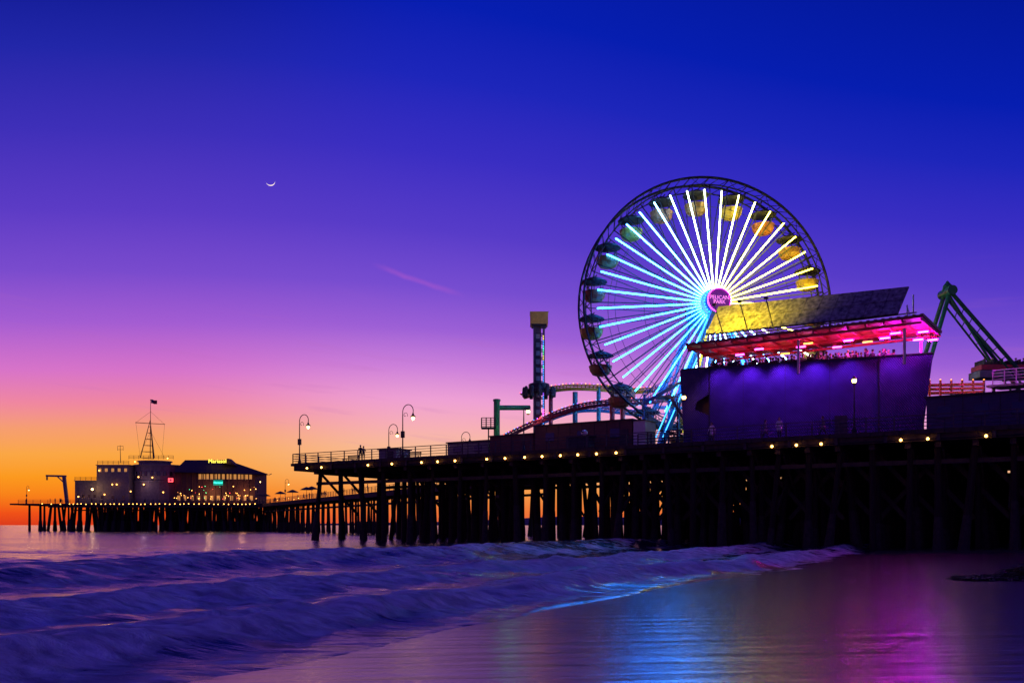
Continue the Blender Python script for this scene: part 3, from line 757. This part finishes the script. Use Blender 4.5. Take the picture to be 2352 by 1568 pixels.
for t in (.07,.35,.64,.93):
    p=cFL+cd1*t+cd2*.25+UP*.2; mb.tube(p,p+UP*1.3,.06,.06,WHITE,6); mb.tube(p+cd2*.3,p+cd2*.3+UP*2.6,.06,.06,WHITE,6); mb.tube(p+UP*1.2,p+cd2*.3+UP*.1,.04,.04,WHITE,5)
mb.beam(cFL+cd1*.05+cd2*.2+UP*.75,cFL+cd1*.97+cd2*.2+UP*.75,.1,.1,WHITE)
mb.beam(cFL+cd1*.05+cd2*.2+UP*.45,cFL+cd1*.97+cd2*.2+UP*.45,.06,.06,WHITE)
mb.build('posts',rb)
# solar array
BLp=W(1620,768,76);BRp=W(2062,720,67.5);TLp=W(1650,703,78.3);TRp=W(2088,657,69.8)
sol=empty('solar_panel_array',BLp); mb=MB()
PAN=mat('solar_cell',(.22,.2,.18),.5,.1,noise_s=.8,var=.75,bump=.6,ns=(4,4,.6))
nc,nr=12,2
nrmp=(BRp-BLp).cross(TLp-BLp).normalized()
if nrmp.y>0: nrmp=-nrmp
def SP(a,b): return BLp.lerp(BRp,a).lerp(TLp.lerp(TRp,a),b)
for i in range(nc):
    for j in range(nr):
        a0,a1=(i+.015)/nc,(i+.985)/nc; b0,b1=(j+.02)/nr,(j+.98)/nr
        mb.poly([SP(a0,b0),SP(a1,b0),SP(a1,b1),SP(a0,b1)],-nrmp*.06,PAN)
mb.poly([SP(0,0)-nrmp*.07,SP(1,0)-nrmp*.07,SP(1,1)-nrmp*.07,SP(0,1)-nrmp*.07],-nrmp*.06,STEEL)
for a in (.1,.35,.6,.85):
    mb.beam(SP(a,0)-nrmp*.15,SP(a,1)-nrmp*.15,.1,.1,WHITE)
for a in (.1,.24,.38):
    mb.tube(SP(a,0),SP(a,0)+nrmp*3.0-UP*.1,.04,.04,STEEL,5); mb.box(SP(a,0)+nrmp*3.05-UP*.1,(.3,.2,.2),STEEL,PA)  # arms and housings made up to carry the added panel lamps
mb.build('panels',sol)
for a,e in ((.1,2900),(.24,2200),(.38,500)):
    light('added_panel_fill','SPOT',SP(a,0)+nrmp*2.9+UP*.15,(1,.75,.003),e,sol,.1,SP(a,.5),math.radians(115))  # added yellow lamps, standing in for wheel light reflected in the panels
# canopy fixtures
mb=MB()
for t,q,m in ((.18,.5,LEDP),(.3,.3,LEDP),(.36,.75,LEDO),(.47,.45,LEDP),(.52,.3,LEDO),(.6,.7,LEDP),(.68,.4,LEDM),(.74,.6,LEDO),(.82,.5,LEDM),(.88,.3,LEDM),(.93,.8,LEDM),(.98,.4,LEDM),(.98,.9,LEDM)):  # right end holds extra magenta bars, added to widen the sand reflection
    p=cFL+cd1*t+cd2*q-UP*.55; mb.box(p+UP*.1,(.9,.16,.08),STEEL,PA); mb.box(p,(.75,.14,.1),m,PA)
mb.build('canopy_lights',rb)
for t,c,e in ((.15,(1,.1,.4),70),(.33,(1,.1,.3),90),(.5,(1,.1,.5),110),(.68,(1,.1,.25),110),(.82,(.95,.06,.6),140),(.95,(.8,.04,1),240)):
    p=cFL+cd1*t+cd2*.45-UP*1.2; light('canopy_glow','POINT',p,c,e,rb,.25)
for r_,e in ((3.6,110),(6.2,170),(8.8,190),(11.5,180),(14.2,120),(17.5,70)):
    p=A+bd*r_-bn*1.2+UP*(HZ+.1)
    light('wall_washer','SPOT',p,(.3,.04,1),e*4,rb,.2,p+bn*1.2-UP*2.4,math.radians(115))
mb=MB()
for r_ in (3.6,6.2,8.8,11.5,14.2,17.5):
    p=A+bd*r_-bn*1.2+UP*(HZ+.26); mb.box(p,(.2,.2,.12),STEEL,PA); mb.beam(p,p+bn*1.2+UP*.0,.05,.05,STEEL)
mb.build('washer_brackets',rb)
# ------------------------------------------------------------ people
cl=[mat('cloth_%s'%n,c,.85,noise_s=12,var=.15) for n,c in (('navy',(.03,.035,.07)),('white',(.6,.57,.55)),('grey',(.14,.14,.15)),('red',(.3,.04,.04)),('black',(.02,.02,.022)),('tan',(.3,.2,.12)))]
def person_mesh(name,top,bot,pose=0,coat=False):
    J={}
    st_=[0,.17,.0][pose]
    J=dict(pel=((0,0,.95),.15,.11),sp=((0,0,1.12),.135,.1),ch=((0,0,1.32),.17,.115),nb=((0,0,1.46),.07,.07),nt=((0,-.01,1.53),.055,.055))
    E=[('pel','sp'),('sp','ch'),('ch','nb'),('nb','nt')]
    for s_,n in((1,'l'),(-1,'r')):
        sw_=st_*s_
        J['sh'+n]=((.18*s_,0,1.40),.065,.065)
        if pose==2: J['el'+n]=((.23*s_,-.08,1.15),.045,.045); J['wr'+n]=((.17*s_,-.32,1.12),.03,.03); J['ha'+n]=((.15*s_,-.40,1.12),.036,.02)
        else: J['el'+n]=((.235*s_,.02+sw_*.7,1.14),.045,.045); J['wr'+n]=((.235*s_,-.04+sw_*1.2,.9),.03,.03); J['ha'+n]=((.23*s_,-.06+sw_*1.3,.83),.02,.036)
        J['hi'+n]=((.09*s_,0,.88),.095,.095); J['kn'+n]=((.1*s_,-.02-sw_,.49),.062,.062)
        J['an'+n]=((.1*s_,.02-sw_*1.9,.08),.04,.04); J['to'+n]=((.115*s_,-.14-sw_*1.9,.035),.042,.03)
        E+= [('ch','sh'+n),('sh'+n,'el'+n),('el'+n,'wr'+n),('wr'+n,'ha'+n),('pel','hi'+n),('hi'+n,'kn'+n),('kn'+n,'an'+n),('an'+n,'to'+n)]
    ks=list(J); me=bpy.data.meshes.new(name+'_sk'); me.from_pydata([J[k][0] for k in ks],[(ks.index(a),ks.index(b)) for a,b in E],[])
    o=bpy.data.objects.new(name+'_sk',me); S.collection.objects.link(o)
    md=o.modifiers.new('s','SKIN')
    for i,k in enumerate(ks):
        sv=me.skin_vertices[0].data[i]; sv.radius=(J[k][1],J[k][2]); sv.use_root=(k=='pel')
    o.modifiers.new('ss','SUBSURF').levels=1
    dg=bpy.context.evaluated_depsgraph_get(); ev=o.evaluated_get(dg).to_mesh()
    V=[tuple(v.co) for v in ev.vertices]; Fs=[tuple(p.vertices) for p in ev.polygons]
    mb=MB(); shoe=cl[4]; mb.v=V
    for f in Fs:
        c=[sum(V[i][k] for i in f)/len(f) for k in range(3)]
        m=bot
        if c[2]<.09: m=shoe
        elif c[2]>1.47: m=SKIN
        elif pose!=2 and abs(c[0])>.19 and c[2]<.91: m=SKIN
        elif pose==2 and c[1]<-.3: m=SKIN
        elif c[2]>(.6 if coat else .93): m=top
        mb.f.append(list(f)); mb.m.append(mb.mi(m))
    if coat: mb.lathe((0,0,.62),[(.21,0),(.2,.15),(.17,.4)],top,12,1,.75)
    mb.lathe((0,-.02,1.5),[(.02,0),(.055,.02),(.078,.08),(.083,.13),(.075,.19),(.04,.23),(.002,.245)],SKIN,12,.95,1.15)
    mb.tube((0,-.1,1.615),(0,-.135,1.585),.008,.018,SKIN,5)
    for s_ in(-1,1):
        mb.ball((.032*s_,-.098,1.625),.011,cl[4],6,4); mb.ball((.08*s_,-.015,1.61),.022,SKIN,6,4)
    mb.box((0,-.105,1.555),(.04,.01,.008),cl[3])
    mb.lathe((0,.0,1.6),[(.07,-.04),(.093,0),(.095,.07),(.085,.12),(.05,.155),(.002,.165)],HAIR,12,1,1.08)
    for s_,n in((1,'l'),(-1,'r')):
        w0=Vector(J['ha'+n][0]); dr=(w0-Vector(J['wr'+n][0])).normalized()
        for k in range(4):
            a=w0+dr*.03+(Vector((0,.022*(k-1.5),0)) if pose!=2 else Vector((.018*(k-1.5),0,0))); ln=[.06,.075,.07,.055][k]
            mid=a+dr*ln*.55; mb.tube(a,mid,.009,.008,SKIN,5); mb.tube(mid,mid+dr*ln*.4+Vector((-.02*s_,0,-.01)),.008,.006,SKIN,5)
        th=w0+(Vector((0,-.035,0)) if pose!=2 else Vector((-.03*s_,0,0))); mb.tube(th,th+dr*.045+Vector((-.01*s_,-.015,0)),.011,.008,SKIN,5)
    bpy.data.objects.remove(o)
    m2=bpy.data.meshes.new(name); m2.from_pydata(mb.v,[],mb.f)
    for m in mb.mats: m2.materials.append(m)
    m2.polygons.foreach_set('material_index',mb.m); m2.polygons.foreach_set('use_smooth',[True]*len(mb.f)); m2.update()
    return m2
PM=[person_mesh('person_walk_coat',cl[1],cl[4],1,True),person_mesh('person_stand',cl[0],cl[4],0),person_mesh('person_stand_b',cl[3],cl[2],0),person_mesh('person_lean',cl[2],cl[0],2),person_mesh('person_lean_b',cl[4],cl[4],2),person_mesh('person_stand_c',cl[5],cl[0],0),person_mesh('person_walk_dark',cl[2],cl[4],1,True)]
def person(me,p,ang,sc=1,parent=None,name='person'):
    o=bpy.data.objects.new(name,me); S.collection.objects.link(o)
    if parent: o.parent=parent; o.location=Vector(p)-parent.location
    else: o.location=p
    o.rotation_euler=(0,0,ang); o.scale=(sc,)*3; return o
person(PM[0],Q(1635,.9,DECK),PA-.4); person(PM[0],Q(1790,.9,DECK),PA+.2,1.03)
person(PM[6],Q(1758,1.6,DECK),PA+1.5); person(PM[6],Q(1890,1.5,DECK),PA-1.4)
person(PM[4],Q(828,.5,DECK),0,1.0); person(PM[3],Q(835,.9,DECK),.4,.95)
crowd=empty('crowd',A+UP*(HZ-1.05))
for i in range(60):
    r_=2.5+ (BL-5)*(i+random.uniform(-.4,.4))/60
    q=random.choice([.6,.65,.7,.8,1.2,2.2])
    person(PM[random.choice([1,4,4,1,3])],A+bd*r_+bn*q+UP*(HZ-1.05),random.uniform(0,6.28),random.uniform(.96,1.14),crowd,'person_figure')
# ------------------------------------------------------------ swing ride at right
sr=empty('pendulum_ride',(g(2172,88),88,DECK)); mb=MB()
ap=W(2176,672,88)
for dy in (-1.4,1.4):
    lb=Vector((g(2050,88)+(0 if dy<0 else 1.0),88+dy*1.7,DECK)); rb2=Vector((g(2485,88),88+dy*1.2,DECK))
    t0=ap+Vector((0,dy*.4,0))
    mb.tube(t0,lb,.22,.18,DGREEN,10)
    mb.tube(t0,rb2,.2,.18,DGREEN,10)
    mb.tube(t0+Vector((.2,0,-1.4)),rb2+Vector((-.9,0,0)),.1,.1,DGREEN,6)
    for k in range(14):
        mb.tube(t0.lerp(rb2,.1+.06*k),(t0+Vector((.2,0,-1.4))).lerp(rb2+Vector((-.9,0,0)),.07+.06*k),.05,.05,DGREEN,5)
    mb.box((lb.x,lb.y,DECK+.3),(1.4,1.4,.6),CONC); mb.box((rb2.x,rb2.y,DECK+.3),(1.4,1.4,.6),CONC)
mb.tube(ap+Vector((0,-1.1,0)),ap+Vector((0,1.1,0)),.5,.5,DGREEN,14)
mb.lathe(ap+UP*.2,[(.55,0),(.45,.5),(.2,.8),(.08,1.0)],DGREEN,8)
mb.build('frame',sr)
light('added_ride_fill','POINT',W(2150,760,84),(.4,1,.5),110,sr,.3)  # added green lamp that brightens the ride frame, no fixture built
mb=MB()
se=W(2300,862,88)
mb.tube(ap,se+Vector((-.5,0,.5)),.14,.14,DGREEN,8)
mb.box(se,(5.6,2.2,.7),GREY); mb.box(se+UP*.7,(5.2,2.0,.5),REDP)
for k in range(6): mb.box(se+Vector((-2.2+k*.9,0,1.2)),(.12,1.9,.6),SHELL); mb.lathe(se+Vector((-2.0+k*.8,-.5,.9)),[(.16,0),(.2,.4),(.08,.55)],SHELL,7); mb.ball(se+Vector((-2.0+k*.8,-.5,1.6)),.12,SKIN,7,5)
mb.build('seat_row',sr)
pl=empty('ride_platform',Q(2300,12,DECK)); mb=MB()
a_=W(2282,890,74); b_=W(2420,880,70)
mb.beam(a_,b_,2.5,.2,GREY); railing(mb,a_-N*1.2,b_-N*1.2,1.3,.9,WHITE,5)
for p in (a_,b_): mb.tube(p,(p.x,p.y,DECK),.15,.15,GREY,8)
mb.build('platform',pl)
ot=empty('orange_kiddie_ride',Q(2190,13,DECK)); mb=MB()
for k in range(3): mb.beam(W(2128,885+k*9,78),W(2262,882+k*9,75),.5,.22,ORANGE)
for k in range(6): p=W(2135+k*25,880,77); mb.tube(p+UP*.3,(p.x,p.y,DECK),.1,.1,ORANGE,6); mb.ball(p+UP*.3,.08,LEDO,6,4)
mb.build('track',ot)
light('orange_light','POINT',W(2190,870,73.5),(1,.4,.1),60,ot,.2)
# ------------------------------------------------------------ far pier
FY=282; fp=empty('far_pier',(-120,FY,0)); mb=MB()
x0,x1=g(45,FY),g(622,FY)
mb.box(((x0+x1)/2,FY+16,DECK-.3),(x1-x0,34,.6),WOOD)
mb.box(((x0+x1)/2+4,FY-.6,DECK-1.1),(x1-x0-12,1.0,.5),WOOD)
mb.box(((x0+x1)/2+6,FY+2,DECK-2.2),(x1-x0-22,.4,.4),WOOD)
X=x0+3
while X<x1:
    dense=X>g(165,FY)
    Yy=FY+.5
    while Yy<FY+32:
        dx=random.choice([0,0,1.2,-1.2]) ; r=random.uniform(.28,.4)
        mb.tube((X,Yy,DECK-.6),(X+dx,Yy,-1),r,r*1.3,PILE,6)
        if random.random()<.7: mb.tube((X+dx*.65,Yy,3.4),(X+dx,Yy,-1),r*1.4,r*2.2,CONC,6)
        Yy+= random.uniform(3.5,5) if dense else 9
    X+= random.uniform(1.8,2.8) if dense else 3.6
mb.build('deck_and_piles',fp)
mb=MB(); railing(mb,(x0,FY-.8,DECK),(x1,FY-.8,DECK),1.2,2.4,RAIL,3,.05,.16)
mb.box((x0+3,FY-1.5,DECK-.3),(9,3,.5),WOOD)
mb.build('railing',fp)
mb=MB(); X=x0+2
while X<g(588,FY):
    mb.ball((X,FY-1.0,DECK-.2+random.uniform(-.08,.08)),.15,BULBF,6,4); X+=random.uniform(1.2,1.9) if X>g(160,FY) else 3
mb.build('string_lights',fp)
cr=empty('davit_crane',(g(147,FY),FY,DECK)); mb=MB()
mb.beam((g(147,FY),FY+2,DECK),W(147,1094,FY+2),.9,.9,GREY); mb.beam(W(152,1093,FY+2),W(106,1092,FY+2),.6,.6,GREY); mb.tube(W(108,1093,FY+2),W(108,1102,FY+2),.25,.25,STEEL,6); mb.beam(W(147,1108,FY+2),W(132,1094,FY+2),.3,.3,GREY)
mb.build('arm',cr)
hb=empty('harbor_office_building',(g(300,FY+8),FY+8,DECK)); mb=MB(); Dh=FY+6
def blk(bx0,bx1,by0,by1,dep,m,dy=0,roof=True):
    D_=Dh+dy; X0,X1=g(bx0,D_),g(bx1,D_); z0,z1=zz(by1,D_),zz(by0,D_); z0=max(z0,DECK)
    mb.box(((X0+X1)/2,D_+dep/2,(z0+z1)/2),(X1-X0,dep,z1-z0),m)
    if roof: mb.box(((X0+X1)/2,D_+dep/2,z1+.1),(X1-X0+.5,dep+.5,.22),GREY)
    return X0,X1,z0,z1,D_
def wins(X0,X1,z,D_,n,wd=.8,hh=1.1,m=GLASS):
    for i in range(n):
        X=X0+(X1-X0)*(i+.5)/n; mb.box((X,D_-.03,z),(wd,.08,hh),m); mb.box((X,D_-.06,z-hh/2-.06),(wd+.2,.12,.08),WHITE)
X0,X1,z0,z1,D_=blk(172,224,1104,1160,9,CREAM,1); wins(X0,X1,z0+2.6,D_,4)
X0,X1,z0,z1,D_=blk(222,296,1068,1160,10,CREAM,0); wins(X0,X1,z1-1.6,D_,5,.9,1.1,WARMW); wins(X0,X1,z0+2.2,D_,3)
for bx0,bx1,by0,by1,r_ in ((288,398,1104,1160,1),(290,400,1066,1102,1),(300,372,1056,1066,0)):
    X0,X1=g(bx0,Dh),g(bx1,Dh); z0=max(zz(by1,Dh),DECK); z1=zz(by0,Dh); R_=(X1-X0)/2; c=((X0+X1)/2,Dh+7,z0)
    mb.lathe(c,[(R_,0),(R_,z1-z0)],CREAM,16,1,.85); mb.lathe((c[0],c[1],z1),[(R_+.5,-.25),(R_+.5,.1),(.1,.12)],GREY,16,1,.85)
    if r_ and by0<1100:
        for k in range(24):
            a=math.pi+math.pi*(k+.5)/24; mb.box((c[0]+(R_+.05)*math.cos(a)*.985,c[1]+(R_+.05)*.85*math.sin(a)*.985,z0+(z1-z0)*.42),(.8,.4,1.5),GREY if k%2 else GLASS,a+math.pi/2)
mb.build('walls',hb)
mb=MB()
for (a,b,by) in ((224,296,1066),(296,398,1054),(172,222,1103)): railing(mb,W(a,by,Dh),W(b,by,Dh),1.2,1.6,RAIL,3,.05,.12)
for bx,by,k in ((258,1112,0),(268,1112,0),(212,1123,1),(330,1112,0),(300,1128,0),(228,1080,0),(310,1060,0),(385,1052,0),(318,1095,0),(350,1096,0),(375,1130,0),(240,1135,0),(180,1140,0)):
    mb.ball(W(bx,by,Dh-1.2),.22 if not k else .4,BULBF if not k else BULBW,8,5); mb.tube(W(bx,by-3,Dh-1.2),W(bx,by-3,Dh+1),.06,.06,STEEL,5)
mb.box(W(392,1102,Dh-1),(1.6,.15,1.3),LEDR); mb.box(W(392,1102,Dh-1.1),(1.1,.1,.3),WHITE); mb.box(W(392,1102,Dh-1.14),(.3,.1,.9),WHITE)
mb.build('fittings',hb)
light('harbor_light','POINT',W(212,1120,Dh-3),(1,.62,.28),220,hb,.3)
light('harbor_light_b','POINT',W(330,1110,Dh-2.5),(.8,.5,.7),140,hb,.3)
ms=empty('signal_mast',W(345,1050,Dh+6)); mb=MB(); Dm=Dh+6
tp=W(346,918,Dm); b0=W(345,965,Dm)
LG=((328,-2),(360,-2),(344,3))
for bx,dy in LG: mb.tube(W(bx,1052,Dm)+Vector((0,dy,0)),b0,.16,.1,STEEL,6)
for k in range(6):
    t=k/6; L_=[ (W(bx,1052,Dm)+Vector((0,dy,0))).lerp(b0,t) for bx,dy in LG]
    for i in range(3): mb.tube(L_[i],L_[(i+1)%3],.07,.07,STEEL,5)
mb.tube(W(345,1052,Dm),tp,.16,.08,STEEL,8)
mb.tube(W(311,970,Dm),W(379,974,Dm),.13,.1,STEEL,6)
for p,q in (((322,1050),(312,970)),((372,1050),(378,974)),((312,970),(346,945)),((378,974),(346,945)),((318,1050),(346,990)),((378,1050),(346,990))):
    mb.tube(W(*p,Dm),W(*q,Dm),.035,.035,STEEL,4)
mb.ball(tp,.2,STEEL)
mb.build('mast',ms)
mb=MB(); FLAG=mat('flag_cloth',(.35,.05,.06),.8,noise_s=3); FL2=mat('flag_blue',(.05,.06,.2),.8,noise_s=3)
vs=[]
f0=W(347,917,Dm)
for i in range(9):
    for j in range(2): vs.append(f0+Vector((i*.25,.25*math.sin(i*.9),-j*1.3-.05*i+.1*math.sin(i))))
for i in range(8): mb.add([vs[i*2],vs[i*2+2],vs[i*2+3],vs[i*2+1]],[(0,1,2,3)],FL2 if i<3 else FLAG)
mb.build('flag',ms)
an=empty('radio_antenna',W(275,1060,Dh+4)); mb=MB()
mb.tube(W(277,1062,Dh+4),W(276,1022,Dh+4),.12,.07,STEEL,6); mb.tube(W(270,1032,Dh+4),W(283,1032,Dh+4),.06,.06,STEEL,5); mb.tube(W(270,1024,Dh+4),W(283,1024,Dh+4),.06,.06,STEEL,5)
for bx in (270,283): mb.tube(W(bx,1024,Dh+4),W(bx,1034,Dh+4),.06,.06,STEEL,5)
mb.build('aerial',an)
pr=empty('pier_restaurant',W(490,1150,Dh)); mb=MB()
X0,X1,z0,z1,D_=blk(403,585,1084,1160,14,BROWN,0,False)
wins(g(455,Dh),g(580,Dh),zz(1094,Dh),D_,14,.9,1.7,WARMW); wins(X0,X1,z0+2.0,D_,12,1.0,1.6,WARMW)
for i in range(15):
    X=X0+(X1-X0)*i/14; mb.box((X,D_-.1,(z0+z1)/2),(.25,.25,z1-z0),BROWN)
e0=W(398,1083,Dh-3);e1=W(618,1089,Dh-3); r0=W(425,1056,Dh+6);r1=W(522,1056,Dh+6); k0=W(402,1083,Dh+20);k1=W(608,1089,Dh+20)
for z_,m in ((0,ROOF),(-.25,BROWN)):
    o=Vector((0,0,z_)); mb.add([e0+o,e1+o,r1+o,r0+o,k0+o,k1+o],[(0,1,2,3),(1,5,2),(5,4,3,2),(4,0,3),(0,4,5,1)],m)
for i in range(20):
    a=e0.lerp(e1,i/19); mb.beam(a-Vector((0,0,.15)),a+Vector((0,3,.4)),.15,.2,BROWN)
mb.poly([W(505,1062,Dh),W(523,1052,Dh),W(541,1068,Dh)],Vector((0,4,0)),BROWN)
mb.build('body',pr)
text('roof_sign','Mariasol',1.8,W(500,1059,Dh-1)+Vector((0,-.3,0)),(1,0,0),(0,0,1),LEDY,pr,.05)
mb=MB(); mb.box(W(501,1108,Dh-.6),(3.2,.15,1.7),mat('neon_board',(.02,.12,.12),.5,emis=(.0,.5,.35),es=.6)); mb.build('neon_sign_board',pr)
text('neon_sign','Mariasol',.85,W(501,1108,Dh-.85),(1,0,0),(0,0,1),LEDC,pr,.04)
mb=MB()
for i in range(46):
    bx=random.uniform(400,600); by=random.choice([1118,1124,1132,1138,1144])+random.uniform(-2,2)
    mb.ball(W(bx,by,Dh-2-random.random()*1.5),random.uniform(.08,.16),random.choice([BULBF,BULBF,BULBF,LEDG,LEDO,LEDR]),6,4)
mb.build('terrace_lights',pr)
mb=MB()
for i in range(9): mb.ball(W(random.uniform(630,740),1150-random.uniform(0,9),FY-15),.09,BULBF,5,4)
mb.build('walkway_lights',fp)
light('restaurant_glow','POINT',W(480,1130,Dh-3),(1,.5,.2),400,pr,.4)
light('restaurant_glow_b','POINT',W(555,1130,Dh-3),(1,.45,.2),300,pr,.4)
for bx,D_ in ((592,FY),(605,FY),(700,232),(712,228),(668,250),(640,262)):
    p=Vector((g(bx,D_),D_+2,DECK)); e=empty('patio_umbrella',p); mb=MB()
    mb.tube(p,p+UP*3.1,.06,.05,STEEL,6); mb.lathe(p+UP*2.5,[(1.9,0),(1.3,.35),(.6,.65),(.05,.85)],SHELL,8); mb.build('canopy',e)
def far_lamp(bx,by,D_,side=1):
    p=Vector((g(bx,D_),D_,DECK)); crook_lamp(p,zz(by,D_)-DECK,side,30)
far_lamp(61,1115,FY,1); far_lamp(591,1096,FY,1); far_lamp(655,1100,245,1)
fc=empty('far_crowd',(-100,FY,DECK))
for i in range(70):
    if i<45: p=Vector((random.uniform(x0+2,x1),FY+random.choice([.2,.6,2,3]),DECK))
    else:
        t=random.random()*.75; p=Vector((-84+76*t+1.5,288-153*t,DECK))
    person(PM[random.choice([1,2,3,4,5,6])],p,random.uniform(0,6.28),random.uniform(.9,1.05),fc,'person_figure')
wp=empty('walkway_pier',(-84,288,0)); mb=MB()
wa=Vector((-86,288,0)); wb=Vector((-2,132,0)); wd_=(wb-wa).normalized(); wn=Vector((-wd_.y,wd_.x,0))
if wn.x<0: wn=-wn
Lw=(wb-wa).length
mb.para(wa+UP*(DECK-.5),wd_*Lw,wn*12,UP*.5,WOOD); mb.para(wa-wn*.2+UP*(DECK-1.1),wd_*Lw,wn*.4,UP*.598,WOOD)
mb.para(wa+wn*1+UP*(DECK-2.8),wd_*Lw,wn*.3,UP*.4,WOOD); mb.para(wa+wn*8+UP*(DECK-2.4),wd_*Lw,wn*.3,UP*.4,WOOD)
s_=2
while s_<Lw:
    for v in (.8,4,8,11.4):
        dx=random.choice([0,0,.9,-.9]); a=wa+wd_*s_+wn*v+UP*(DECK-.5); q=wa+wd_*(s_+dx)+wn*v+UP*-1
        mb.tube(a,q,.2,.26,PILE,7)
        if random.random()<.6: mb.tube(a.lerp(q,.6),q,.3,.5,CONC,7)
    mb.para(wa+wd_*s_+UP*(DECK-.95),wd_*.4,wn*12,UP*.45,WOOD)
    s_+=random.uniform(4,6.5)
mb.build('deck_and_piles',wp)
mb=MB(); railing(mb,wa+UP*DECK,wb+UP*DECK,1.15,2.2,RAIL,4,.04,.12); mb.build('railing',wp)
print('done')
